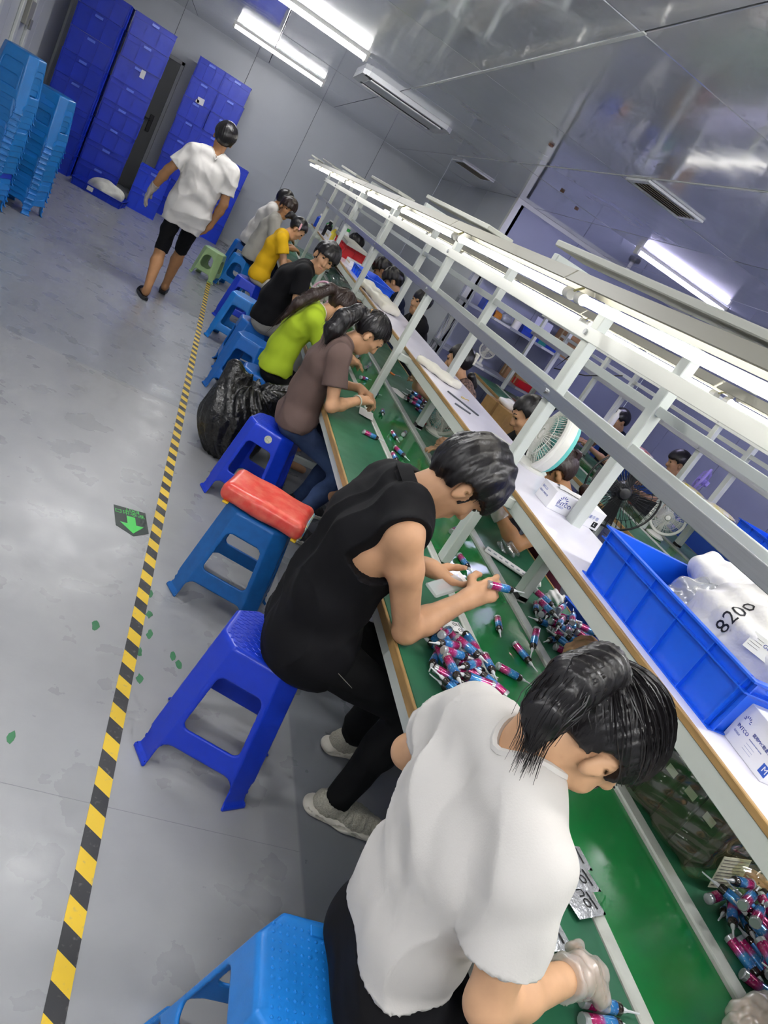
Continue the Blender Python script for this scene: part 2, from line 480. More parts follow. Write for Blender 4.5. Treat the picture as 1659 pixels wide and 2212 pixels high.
ceiling_lamp(0.04, -0.8, 'added unseen ceiling fill lamp over the rear end of the taped walkway', M_TUBE)
ceiling_lamp(4.39, 3.2, 'added ceiling fill lamp over the second bench, out of the frame', M_TUBE_V)
ceiling_lamp(4.39, -0.8, 'added unseen ceiling fill lamp at the rear of the second bench', M_TUBE)
for k, (x, y) in enumerate(((1.9, 1.0), (3.3, 1.0), (2.0, -1.0), (-1.4, 1.2), (-1.4, -1.6))):  # more unseen lamps, added to brighten the ceiling
    ceiling_lamp(x, y, 'added ceiling fill lamp out of the frame, %s of five' % ('first', 'second', 'third', 'fourth', 'fifth')[k])
# ================================================================ assembly lines
M_STEEL = mat('pale_green_painted_steel', 'c3c9c4', rough=0.38, spec=0.5, var=0.05, vscale=3)
M_STRIP = mat('strip_grey_aluminium', 'bcbfb8', rough=0.42, spec=0.5, var=0.12, vscale=18)
M_SHELFTOP = mat('white_laminate', 'e3e1ee', rough=0.25, var=0.03, vscale=8)
M_WOOD = mat('chipboard_edge', 'ad8a57', rough=0.6, var=0.35, vscale=40, stretch=(1, .15, 1))
M_RUBBER = mat('black_rubber', '17181a', rough=0.6)
def green_mat(name, c1, c2, rough, yellow):
    m = mat(name, c1, rough=rough, spec=0.5, var=0.3, col2=c2, vscale=3.2, rvar=0.1, detail=6, bump=0.03, bscale=9)
    return m
M_GREENTOP = green_mat('green_rubber_mat', '2b6a4c', '235a41', 0.42, 0)
M_BELT = green_mat('green_belt', '146b35', '1b763b', 0.17, 1)

def dark_stain(me_name, pts, w, m, parent, z):
    mb = MB(); n = len(pts); vs = []; fs = []
    for i, p in enumerate(pts):
        p = Vector((p[0], p[1], z)); d = Vector(pts[min(i+1, n-1)])-Vector(pts[max(i-1, 0)]); d = Vector((d.x, d.y, 0)).normalized()
        s = Vector((-d.y, d.x, 0)); vs += [p-s*w[i], p+s*w[i]]
    fs = [(2*i, 2*i+1, 2*i+3, 2*i+2) for i in range(n-1)]
    return mb.add(vs, fs).build(me_name, m, parent)

TZ = 0.72
def assembly_line(x0, y0, y1, label, cat, lamp_note, posts, full=True, SZ=1.1, lamp_rows=()):
    """x0 = x of the near table edge; cross-section follows line 1"""
    t = empty('assembly_bench', (x0, 0, 0), label=label, cat='workbench')
    B = lambda lo, hi, nm, m, c=0.003: MB().bbox((lo[0], y0 if lo[1] is None else lo[1], lo[2]), (hi[0], y1 if hi[1] is None else hi[1], hi[2]), c).build(nm, m, t)
    B((0.012, None, TZ-0.025), (0.325, None, TZ), 'near_table_top', M_GREENTOP)
    B((0.0, None, TZ-0.03), (0.012, None, TZ+0.001), 'near_edge_band', M_WOOD, 0.002)
    B((0.01, None, TZ-0.075), (0.04, None, TZ-0.03), 'near_rail', M_STEEL)
    B((0.325, None, TZ-0.06), (0.362, None, TZ+0.006), 'belt_side_strip', M_STRIP, 0.004)
    B((0.362, None, TZ-0.03), (0.667, None, TZ-0.006), 'conveyor_belt', M_BELT, 0.002)
    B((0.667, None, TZ-0.06), (0.712, None, TZ+0.006), 'belt_side_strip', M_STRIP, 0.004)
    B((0.712, None, TZ-0.025), (1.06, None, TZ), 'far_table_top', M_GREENTOP)
    B((1.06, None, TZ-0.03), (1.072, None, TZ+0.001), 'far_edge_band', M_WOOD, 0.002)
    B((1.03, None, TZ-0.075), (1.06, None, TZ-0.03), 'far_rail', M_STEEL)
    # shelf
    B((0.468, None, SZ-0.018), (0.482, None, SZ+0.001), 'shelf_edge_band', M_WOOD, 0.002)
    B((0.482, None, SZ-0.018), (0.845, None, SZ), 'shelf_board', M_SHELFTOP, 0.002)
    B((0.472, None, SZ-0.072), (0.50, None, SZ-0.018), 'shelf_rail', M_STEEL, 0.002)
    B((0.82, None, SZ-0.06), (0.845, None, SZ-0.018), 'shelf_rail', M_STEEL, 0.002)
    # lengthwise rails of the upper frame
    B((0.35, None, 1.453), (0.366, None, 1.497), 'cable_rail', M_ALU, 0.002)
    B((0.352, None, 1.690), (0.366, None, 1.738), 'upper_beam', M_WHITEMET, 0.002)
    B((0.72, None, 1.44), (0.745, None, 1.475), 'rear_rail', M_STEEL, 0.002)
    B((0.72, None, 1.60), (0.745, None, 1.635), 'rear_beam', M_STEEL, 0.002)
    for y in posts:
        MB().bbox((0.366, y-0.028, TZ), (0.406, y+0.028, 1.845), 0.003).build('front_post', M_STEEL, t)
        MB().bbox((0.712, y-0.09, TZ), (0.757, y-0.032, 1.845), 0.003).build('rear_post', M_STEEL, t)
        MB().bbox((0.10, y-0.02, 1.845), (1.10, y+0.02, 1.872), 0.003).build('cross_arm', M_STEEL, t)
        MB().bbox((0.03, y-0.03, 0.0), (0.07, y+0.01, TZ-0.03), 0.003).build('table_leg', M_STEEL, t)
        MB().bbox((1.0, y-0.03, 0.0), (1.04, y+0.01, TZ-0.03), 0.003).build('table_leg', M_STEEL, t)
        MB().bbox((0.07, y-0.025, 0.16), (1.0, y+0.005, 0.2), 0.003).build('foot_rail', M_STEEL, t)
        MB().bbox((0.40, y-0.06, SZ-0.06), (0.72, y-0.03, SZ-0.018), 0.003).build('shelf_bracket', M_STEEL, t)
        MB().tube((0.352, y, 1.715), (0.344, y, 1.715), 0.010, n=8).build('bolt', M_ALU, t)
        MB().tube((0.35, y, 1.475), (0.342, y, 1.475), 0.010, n=8).build('bolt', M_ALU, t)
        MB().bbox((0.71, y-0.09, TZ+0.006), (0.76, y-0.03, TZ+0.03), 0.003).build('post_foot', M_RUBBER, t)
    return t
POSTS1 = [0.44, 2.36, 4.28, 6.18, 8.06, 9.98, 11.3]
line1 = assembly_line(0.93, -1.6, 11.4, 'long assembly bench with green belt in the foreground, workers seated along it', 'workbench', '', POSTS1)
line2 = assembly_line(3.58, -1.6, 8.4, 'second assembly bench parallel behind the first, farther right', 'workbench', '', [0.9, 2.8, 4.7, 6.6, 8.3], SZ=1.14)

def bench_lamp(x, y, label, m, grp, z=1.777, L=1.18):
    """tube lamp with folded-sheet reflector, running along y; y = far end"""
    t = empty('bench_lamp', (x, y-L/2, z), label=label, cat='lamp', group=grp)
    MB().tube((0, -L/2, 0), (0, L/2, 0), 0.0135, n=12).build('tube', m, t, True)
    for e in (-1, 1):
        MB().tube((0, e*(L/2), 0), (0, e*(L/2+0.035), 0), 0.017, n=12).build('socket', M_CAP, t, True)
    prof = [(-0.06, 0.026), (-0.035, 0.062), (0.035, 0.062), (0.06, 0.026), (0.057, 0.023), (0.033, 0.057), (-0.033, 0.057), (-0.057, 0.023)]
    MB().prism([(p[0], p[1]) for p in prof], -L/2-0.055, L/2+0.055,
               Matrix(((1, 0, 0, 0), (0, 0, 1, 0), (0, 1, 0, 0), (0, 0, 0, 1)))).build('reflector', M_HOOD, t)
    MB().path([(0, -L/2-0.03, 0.01), (0.01, -L/2-0.06, 0.03), (0.02, -L/2-0.05, 0.06)], 0.004, 6).build('wire', mat('yellow_wire', 'b9b27a', rough=0.5), t)
    return t
M_HOOD = mat('reflector_sheet', '9b998d', rough=0.5, spec=0.5)
ordn = ['nearest', 'second', 'third', 'fourth', 'fifth', 'sixth', 'seventh', 'eighth', 'ninth']
for k in range(9):
    bench_lamp(1.0, 0.656+1.30*k, ordn[k]+' tube lamp from the camera in the row above the walkway-side workers', M_TUBE_W, 'lamps over the near side of the first bench')
for k in range(8):
    bench_lamp(2.05, 1.15+1.31*k, ordn[k]+' tube lamp from the camera in the row over the shelf', M_TUBE_W, 'lamps over the far side of the first bench', z=1.778)
for k in range(5):
    bench_lamp(3.66, 1.7+1.31*k, ordn[k]+' tube lamp from the camera over the second bench', M_TUBE_W, 'lamps over the second bench', z=1.90)
# tilted cover boards lying over the lamp reflectors
M_BOARD = mat('cover_board_grey', 'b9bab0', rough=0.6)
for k, y in enumerate((2.25, 4.05, 5.9, 7.75, 9.6, 11.2)):
    o = MB().bbox((-0.06, -1.15, -0.008), (0.06, 0.0, 0.012), 0.003).build('cover_board', M_BOARD)
    o.location = (1.02, y, 1.871+0.016); o.rotation_euler = (math.radians(1.6), 0, 0)
    tag(o, 'pale grey cover board, '+ordn[k]+' from the camera, tilted on top of the near lamp row', 'board', 'cover boards on the lamp row')
# ================================================================ plastic stools
def plastic(name, c, rough=0.32, var=0.06):
    return mat(name, c, rough=rough, spec=0.5, var=var, vscale=25, bump=0.03, bscale=200)
M_ST_DARK = plastic('plastic_dark_blue', '1238c4')
M_ST_TEAL = plastic('plastic_teal_blue', '0f5fa8', 0.42, 0.15)
M_ST_LIGHT = plastic('plastic_light_blue', '1d7fd6')
M_ST_MID = plastic('plastic_mid_blue', '1668c0')
M_ST_GREEN = plastic('plastic_pale_green', 'a9c98f')
def stool_sdf(h, tx, ty, bx, by, arch=False, round_top=False, thin=0.0095):
    sl = math.cos(math.atan2(bx-tx, h))
    rc = 0.045
    def rr2(x, z, wx, z0, z1, r):
        """2d rounded trapezoid sdf; wx half-width (array)"""
        zc, hz = (z0+z1)/2, (z1-z0)/2
        qx = np.abs(x)-(wx-r); qz = np.abs(z-zc)-(hz-r)
        return np.sqrt(np.maximum(qx, 0)**2+np.maximum(qz, 0)**2)+np.minimum(np.maximum(qx, qz), 0)-r
    def f(p):
        x, y, z = p[:, 0], p[:, 1], p[:, 2]
        t = np.clip(z/h, 0, 1)
        hx = bx+(tx-bx)*t; hy = by+(ty-by)*t
        fl = np.clip((0.022-z)/0.012, 0, 1)*0.007
        qx = np.abs(x)-(hx+fl-rc); qy = np.abs(y)-(hy+fl-rc)
        ch = (qx+qy+0.018)*0.7071
        o = np.sqrt(np.maximum(qx, 0)**2+np.maximum(qy, 0)**2)+np.minimum(np.maximum(qx, qy), 0)-rc
        o = np.maximum(o, ch-rc*0.80)
        o = o*sl
        zt = z/h
        # windows and leg notches on both pairs of sides
        zw0, zw1 = 0.36*h, 0.79*h
        if arch: wr = 0.055
        else: wr = 0.024
        wA = rr2(x, z, hx-0.075, zw0, zw1, min(wr, tx*0.45)); wB = rr2(y, z, hy-0.068, zw0, zw1, min(wr, ty*0.4))
        nA = rr2(x, z, hx-0.058, -0.2, 0.215*h, 0.035); nB = rr2(y, z, hy-0.055, -0.2, 0.215*h, 0.035)
        cutA = np.minimum(wA, nA); cutB = np.minimum(wB, nB)
        sideA = np.abs(y)-hy > np.abs(x)-hx           # surfaces facing +-y
        cut = np.where(sideA, cutA, cutB)
        rim = np.clip(1-np.abs(cut-0.007)/0.007, 0, 1)*0.0045
        o2 = o-rim
        s = np.maximum(o2, np.maximum(z-h, -z))
        # soften the top edge
        e = np.maximum(o+0.014, 0)**2+np.maximum(z-h+0.014, 0)**2
        s = np.maximum(s, np.sqrt(e)-0.014)
        inner = np.maximum(o+thin, z-(h-thin-0.002))
        s = np.maximum(s, -inner)
        s = np.maximum(s, -np.maximum(cutA, -(np.abs(y)-hy+0.04)))
        s = np.maximum(s, -np.maximum(cutB, -(np.abs(x)-hx+0.04)))
        return s
    return f
def split_mesh(V, Q, groups, mats, root, h):
    for name, mask, m in groups:
        q = Q[mask]
        if not len(q): continue
        u, inv = np.unique(q.ravel(), return_inverse=True)
        me = bpy.data.meshes.new(name)
        me.from_pydata(V[u].tolist(), [], inv.reshape(-1, 4).tolist())
        for pl in me.polygons: pl.use_smooth = True
        me.materials.append(m)
        link(bpy.data.objects.new(name, me), root)
_stool_cache = {}
def make_stool(h=0.48, tx=0.137, ty=0.125, bx=0.19, by=0.18, m=None, res=0.005, arch=False, pad=None):
    f = stool_sdf(h, tx, ty, bx, by, arch, thin=max(0.0095, res*1.7))
    V, Q = surface_net(f, (-bx-.03, -by-.03, -0.02), (bx+.03, by+.03, h+0.02), res, 2.5)
    V = V.astype(np.float32); e = res*0.4
    G = np.stack([f(V+np.array(o, np.float32)*e)-f(V-np.array(o, np.float32)*e) for o in np.eye(3)], -1)
    G /= np.sqrt((G*G).sum(1))[:, None]+1e-6
    V = V-G*np.clip(f(V), -res*.5, res*.5)[:, None]
    V[:, 2] = np.maximum(V[:, 2], 0)
    root = empty('plastic_stool', (0, 0, 0))
    c = V[Q].mean(1); z = c[:, 2]
    seat = z > h-0.026; leg = z < 0.205*h
    gr = [('seat', seat, m), ('side_frame', ~seat & ~leg, m)]
    for sx in (-1, 1):
        for sy in (-1, 1):
            gr.append(('leg', leg & (c[:, 0]*sx > 0) & (c[:, 1]*sy > 0), m))
    split_mesh(V, Q, gr, None, root, h)
    if pad == 'weave':
        mb = MB(); n = 0
        for i in range(-8, 9):
            for j in range(-7, 8):
                x, y = i*0.0142, j*0.0142
                if abs(x) > tx-.022 or abs(y) > ty-.022 or abs(x)+abs(y) > tx+ty-0.07: continue
                a = 0.5 if (i+j) % 2 else -0.5
                mb.bbox((-0.0068, -0.0026, 0), (0.0068, 0.0026, 0.0022), 0.0012, Matrix.Translation((x, y, h-0.0006)) @ Matrix.Rotation(a, 4, 'Z'))
        mb.build('seat_texture', m, root)
    elif pad == 'dots':
        for (x0, x1) in ((-tx+0.03, -0.012), (0.012, tx-0.03)):
            mb = MB()
            nx, ny = 8, 12
            for i in range(nx):
                for j in range(ny):
                    x = x0+(x1-x0)*i/(nx-1); y = -ty+0.034+(2*ty-0.068)*j/(ny-1)
                    mb.lathe([(0.0042, 0), (0.0034, 0.0018), (0.0012, 0.0026)], 6, Matrix.Translation((x, y, h-0.0005)))
            mb.build('grip_dots', m, root, True)
        for (cx, cy) in ((0, ty-0.03), (0, -ty+0.03)):
            MB().bbox((cx-0.04, cy-0.012, h-0.001), (cx+0.04, cy+0.012, h+0.003), 0.003).build('raised_panel', m, root)
    return root
def place_stool(proto, x, y, rz, label, group=None, sticker=None, z=0.0, first=[]):
    o = copy_tree(proto) if proto.get('used') else proto
    proto['used'] = 1
    if 'used' in o and o is not proto: del o['used']
    o.location = (x, y, z); o.rotation_euler = (0, 0, math.radians(rz))
    tag(o, label, 'stool', group)
    return o
G_ST = 'stools along the walkway side of the bench'
st_dark = make_stool(m=M_ST_DARK, pad='weave')
place_stool(st_dark, 0.665, 1.80, -20, 'dark blue plastic stool with woven seat under the worker in black sleeveless shirt', G_ST)
s2 = place_stool(st_dark, 0.78, 3.76, -24, 'dark blue plastic stool with round stickers under the worker in brown', G_ST)
st_light = make_stool(h=0.47, tx=0.15, ty=0.13, bx=0.21, by=0.185, m=M_ST_LIGHT, pad='dots')
place_stool(st_light, 0.755, 0.80, -4, 'light blue plastic stool with dotted seat under the worker in white, nearest the camera', G_ST)
st_teal = make_stool(h=0.45, tx=0.14, ty=0.125, bx=0.195, by=0.175, m=M_ST_TEAL, res=0.005)
place_stool(st_teal, 0.685, 2.72, -18, 'teal blue plastic stool carrying a red padded cushion', G_ST)
st_mid = make_stool(h=0.47, m=M_ST_MID, res=0.008)
place_stool(st_mid, 0.74, 4.72, -5, 'blue plastic stool under the worker in lime green, mostly behind the black bag', G_ST)
place_stool(st_mid, 0.70, 5.52, -22, 'empty blue plastic stool just beyond the black rubbish bag', G_ST)
place_stool(st_mid, 0.72, 6.1, 0, 'blue plastic stool under the worker in black tee and grey trousers', G_ST)
st_light2 = make_stool(h=0.47, m=M_ST_LIGHT, res=0.008)
place_stool(st_light2, 0.64, 6.95, -15, 'light blue plastic stool behind the worker in black tee', G_ST)
st_dark2 = make_stool(m=M_ST_DARK, res=0.008)
place_stool(st_dark2, 0.68, 7.9, -12, 'dark blue plastic stool under the worker in yellow', G_ST)
st_arch = make_stool(h=0.44, tx=0.125, ty=0.11, bx=0.185, by=0.165, m=M_ST_LIGHT, res=0.008, arch=True)
place_stool(st_arch, 0.63, 9.55, -18, 'light blue stool with arched opening beside the pale green stool', G_ST)
place_stool(st_mid, 0.64, 10.6, -10, 'farthest blue plastic stool, under the worker in white at the end of the bench', G_ST)
st_green = make_stool(h=0.36, tx=0.13, ty=0.11, bx=0.165, by=0.145, m=M_ST_GREEN, res=0.007, arch=True)
place_stool(st_green, 0.30, 9.45, -22, 'small pale green plastic stool standing at the end of the striped tape')
# stickers on the stool under the worker in brown
M_STICK = mat('sticker_silver', 'c9c8b8', rough=0.3, var=0.25, vscale=120, col2='9aa58c')
for (x, z, r) in ((0.02, 0.435, 0.021), (0.0, 0.135, 0.018)):
    t = (0.48-z)/0.48; yy = -(0.125+0.055*t)-0.0005
    M = Matrix.Translation((x, yy, z)) @ Matrix.Rotation(math.radians(90-6.5), 4, 'X')
    MB().lathe([(r, -0.001), (r, 0.0006)], 20, M).build('sticker', M_STICK, s2)
ORD = 'bottom second third fourth fifth sixth seventh eighth ninth tenth eleventh twelfth thirteenth fourteenth fifteenth sixteenth seventeenth eighteenth'.split()
# stacks of nested stools by the left wall
def stack(x, y, rz, seq, grp, where, dz=0.05):
    n = len(seq)
    for k, key in enumerate(seq):
        place_stool(STK[key], x+rnd.uniform(-.006, .006), y+rnd.uniform(-.006, .006), rz+rnd.uniform(-1.5, 1.5),
                    ('%s stool, %s from the floor in the %s' % ({'l': 'light blue', 'd': 'dark blue', 't': 'blue'}[key], ORD[k], where)), grp, z=k*dz)
STK = {'l': make_stool(h=0.47, tx=0.15, ty=0.125, bx=0.19, by=0.17, m=M_ST_LIGHT, res=0.0085),
       't': make_stool(h=0.47, tx=0.15, ty=0.125, bx=0.19, by=0.17, m=plastic('plastic_stack_blue', '1877c4'), res=0.0085),
       'd': make_stool(h=0.47, tx=0.15, ty=0.125, bx=0.19, by=0.17, m=M_ST_DARK, res=0.0085)}
stack(-1.76, 7.5, -14, 'lllldtttttttlttttt', 'stools in the nearer stack by the left wall', 'nearer stack by the left wall')
stack(-1.56, 8.1, -16, 'llllltttltttlt', 'stools in the farther stack by the left wall', 'farther stack by the left wall')
# red padded cushion strapped on the teal stool
M_RED = mat('red_vinyl', 'd8453c', rough=0.28, var=0.12, vscale=30, bump=0.05, bscale=30, col2='e06a58')
cu = empty('stool_cushion', (0.685, 2.72, 0.45), math.radians(-18), 'red padded vinyl cushion taped onto the teal stool', 'cushion')
def cush(p):
    w = 0.006*np.sin(p[:, 0]*30+2)*np.cos(p[:, 1]*25)
    return rbox(p, (0, 0, 0.045), np.eye(3), (0.185, 0.125, 0.042+0*0.01), 0.034)+w*0.5
sdf_mesh('pad', cush, (-.21, -.15, -.01), (.21, .15, .1), 0.006, M_RED, cu)
for x in (-0.145, 0.165):
    MB().bbox((x-0.012, -0.128, 0.004), (x+0.012, 0.128, 0.012), 0.002).build('hem_strip', mat('tape_yellow', 'd6b423', rough=0.4), cu)
MB().bbox((0.178, -0.1, 0.012), (0.19, 0.1, 0.07), 0.005).build('end_patch', mat('patch_blue', '3fa0d8', rough=0.4, var=0.3, vscale=60, col2='d9c64a'), cu)
# ================================================================ people
def V3(*a): return np.array(a, np.float64)
def unit(v): v = np.asarray(v, float); return v/(np.linalg.norm(v)+1e-9)
class Blob:
    """smooth union of tapered capsules, ellipsoids and boxes"""
    def __init__(s, k=0.03): s.k = k; s.it = []; s.lo = np.full(3, 1e9); s.hi = -s.lo
    def _bb(s, pts, r):
        a = np.min([np.asarray(p) for p in pts], 0)-r; b = np.max([np.asarray(p) for p in pts], 0)+r
        s.lo = np.minimum(s.lo, a); s.hi = np.maximum(s.hi, b)
        return (a-0.11).astype(np.float32), (b+0.11).astype(np.float32)
    def cone(s, a, b, r1, r2, flat=None, k=None): s.it.append((0, a, b, r1, r2, flat, k, s._bb((a, b), max(r1, r2)))); return s
    def ell(s, c, A, r, k=None): s.it.append((1, c, A, r, None, None, k, s._bb((c,), max(r)))); return s
    def box(s, c, A, h, r, k=None): s.it.append((2, c, A, h, r, None, k, s._bb((c,), np.linalg.norm(h)))); return s
    def chain(s, pts, rs, k=None):
        for i in range(len(pts)-1): s.cone(pts[i], pts[i+1], rs[i], rs[i+1], None, k)
        return s
    def __call__(s, p):
        p = p.astype(np.float32, copy=False)
        d = np.full(len(p), 0.11, np.float32)
        X, Y, Z = p[:, 0], p[:, 1], p[:, 2]
        for t, a, b, c, e, fl, k, (lo, hi) in s.it:
            m = np.nonzero((X > lo[0]) & (X < hi[0]) & (Y > lo[1]) & (Y < hi[1]) & (Z > lo[2]) & (Z < hi[2]))[0]
            if not len(m): continue
            pp = p[m]
            q = rcone(pp, a, b, c, e, fl) if t == 0 else (ell(pp, a, b, c) if t == 1 else rbox(pp, a, b, c, e))
            d[m] = smin(d[m], q.astype(np.float32), k or s.k)
        return d
def ik(a, t, l1, l2, hint):
    """middle joint of a two-bone chain from a to t bending towards hint"""
    a, t = np.asarray(a, float), np.asarray(t, float); d = t-a; L = np.linalg.norm(d)
    if L > (l1+l2)*0.995: t = a+d/L*(l1+l2)*0.995; d = t-a; L = np.linalg.norm(d)
    x = (l1*l1-l2*l2+L*L)/(2*L); y = math.sqrt(max(l1*l1-x*x, 0))
    u = d/L; h = np.asarray(hint, float); h = unit(h-u*(h@u))
    return a+u*x+h*y, t
def wrinkle(p, amp, seed=0.0, fr=1.0):
    """soft cloth folds: warped ridges at two sizes"""
    x, y, z = p[:, 0]*fr, p[:, 1]*fr, p[:, 2]*fr
    w = 1.3*np.sin(z*9+seed)+1.1*np.sin(y*8-seed*1.7+x*5)
    a = 1-2*np.abs(np.sin(x*13+z*7+w+seed))**0.7
    b = 1-2*np.abs(np.sin(y*15-z*11+1.4*w+seed*2.3))**0.8
    c = np.sin(z*41+3*np.sin(y*17+seed*2)+x*27)
    m = 0.5+0.5*np.sin(x*6+y*7+z*5+seed*3)
    return amp*(-a*0.55*m-b*0.55*(1-m)-c*0.12)
def hand_blob(B, w, d, n, curl, size=1.0, thumb=1, spread=0.0, finger=0.0):
    """w wrist, d finger direction, n palm normal (out of the palm); thumb: +1/-1 side; curl list of 4"""
    d = unit(d); n = unit(n-d*(n@d)); s = np.cross(n, d)*thumb       # s points to the thumb side
    z = size
    B.cone(w, w+d*0.03*z, 0.027*z, 0.028*z, (n, 1.25))
    B.cone(w+d*0.035*z+s*0.016*z, w+d*0.085*z+s*0.022*z, 0.02*z, 0.0165*z, (n, 1.2), 0.012)
    B.cone(w+d*0.03*z-s*0.012*z, w+d*0.08*z-s*0.022*z, 0.02*z, 0.015*z, (n, 1.2), 0.012)
    lens = [(0.04, 0.026, 0.02), (0.045, 0.029, 0.021), (0.042, 0.027, 0.02), (0.033, 0.021, 0.018)]
    tips = []
    for i, (l, c) in enumerate(zip(lens, curl)):
        o = (0.027-0.018*i)*z
        p = w+d*(0.088-0.004*abs(i-1))*z+s*o; a = c*0.8
        pts = [p-d*0.012*z]; dd = d
        for j, q in enumerate(l):
            ang = a+(c*0.95)*j
            dd = d*math.cos(ang)+n*math.sin(ang)+s*spread*(1.5-i)
            dd = unit(dd); p2 = (pts[-1] if j else p)+dd*q*z
            if j == 0: pts.append(p); 
            pts.append(p2)
        B.chain(pts, [0.0095*z, 0.0092*z, 0.0083*z, 0.0075*z, 0.0064*z], 0.006)
        tips.append(pts[-1])
    t0 = w+d*0.02*z+s*0.024*z+n*0.006; t1 = t0+unit(d*0.55+s*0.75+n*0.35)*0.036*z
    t2 = t1+unit(d*0.9+s*0.15+n*(0.45+finger))*0.032*z; t3 = t2+unit(d*0.85-s*0.25+n*(0.5+finger))*0.025*z
    B.chain([t0, t1, t2, t3], [0.015*z, 0.0125*z, 0.0105*z, 0.0085*z], 0.008)
    return tips
SKIN = [mat('skin_light', 'cb9c78', rough=0.5, var=0.12, vscale=18, sss=0.0, spec=0.35),
        mat('skin_tan', 'b08058', rough=0.5, var=0.12, vscale=18, spec=0.35),
        mat('skin_pale', 'd2a580', rough=0.5, var=0.12, vscale=18, spec=0.35)]
M_HAIR = mat('hair_black', '120f12', rough=0.36, spec=0.5, bump=0.1, bscale=120, stretch=(1, 1, .3))
M_HAIRB = mat('hair_dark_brown', '2c1d18', rough=0.4, spec=0.5, bump=0.22, bscale=120, stretch=(1, 1, .25))
M_EYE = mat('eye_dark', '16100d', rough=0.2)
M_LIP = mat('lip', 'a8645a', rough=0.45)
def cloth(name, c, var=0.08, rough=0.8, bump=0.25, col2=None, bs=22):
    """woven cloth: fine weave plus crease-like ridges in the normal"""
    if name in MATS: return MATS[name]
    m = mat(name, c, rough=rough, spec=0.22, var=var, vscale=6, col2=col2)
    nt = m.node_tree; N = nt.nodes.new; L = nt.links.new; b = nt.nodes['Principled BSDF']
    tc = N('ShaderNodeTexCoord')
    n1 = N('ShaderNodeTexNoise'); n1.noise_type = 'RIDGED_MULTIFRACTAL'; n1.inputs['Scale'].default_value = 5.5
    n1.inputs['Detail'].default_value = 1.5; n1.inputs['Distortion'].default_value = 0.9
    L(tc.outputs['Object'], n1.inputs['Vector'])
    n2 = N('ShaderNodeTexNoise'); n2.inputs['Scale'].default_value = 300; L(tc.outputs['Object'], n2.inputs['Vector'])
    b1 = N('ShaderNodeBump'); b1.inputs['Strength'].default_value = min(1, bump*2.6); b1.inputs['Distance'].default_value = 0.035
    b2 = N('ShaderNodeBump'); b2.inputs['Strength'].default_value = 0.12; b2.inputs['Distance'].default_value = 0.002
    L(n1.outputs[0], b1.inputs['Height']); L(n2.outputs[0], b2.inputs['Height']); L(b1.outputs[0], b2.inputs['Normal']); L(b2.outputs[0], b.inputs['Normal'])
    return m
def film(name, tint='eef2e0', gloss=0.10, haze=0.05, hazec='e8ecd0', rough=0.12, bscale=14):
    """thin clear plastic: see-through with highlights and a little haze"""
    m = bpy.data.materials.new(name); m.use_nodes = True; nt = m.node_tree; nt.nodes.clear(); N = nt.nodes.new; L = nt.links.new
    out = N('ShaderNodeOutputMaterial'); tr = N('ShaderNodeBsdfTransparent'); tr.inputs[0].default_value = lin(tint)
    gl = N('ShaderNodeBsdfGlossy'); gl.inputs['Roughness'].default_value = rough; df = N('ShaderNodeBsdfDiffuse'); df.inputs[0].default_value = lin(hazec)
    tc = N('ShaderNodeTexCoord'); n = N('ShaderNodeTexNoise'); n.noise_type = 'RIDGED_MULTIFRACTAL'; n.inputs['Scale'].default_value = bscale; n.inputs['Detail'].default_value = 2
    L(tc.outputs['Object'], n.inputs['Vector']); bp = N('ShaderNodeBump'); bp.inputs['Strength'].default_value = 0.6; bp.inputs['Distance'].default_value = 0.012
    L(n.outputs[0], bp.inputs['Height']); L(bp.outputs[0], gl.inputs['Normal'])
    lw = N('ShaderNodeLayerWeight'); lw.inputs['Blend'].default_value = 0.25; L(bp.outputs[0], lw.inputs['Normal'])
    mr = N('ShaderNodeMapRange'); mr.inputs[3].default_value = gloss; mr.inputs[4].default_value = 0.6; L(lw.outputs['Facing'], mr.inputs[0])
    m1 = N('ShaderNodeMixShader'); m1.inputs[0].default_value = haze; L(tr.outputs[0], m1.inputs[1]); L(df.outputs[0], m1.inputs[2])
    m2 = N('ShaderNodeMixShader'); L(mr.outputs[0], m2.inputs[0]); L(m1.outputs[0], m2.inputs[1]); L(gl.outputs[0], m2.inputs[2]); L(m2.outputs[0], out.inputs[0])
    MATS[name] = m; return m
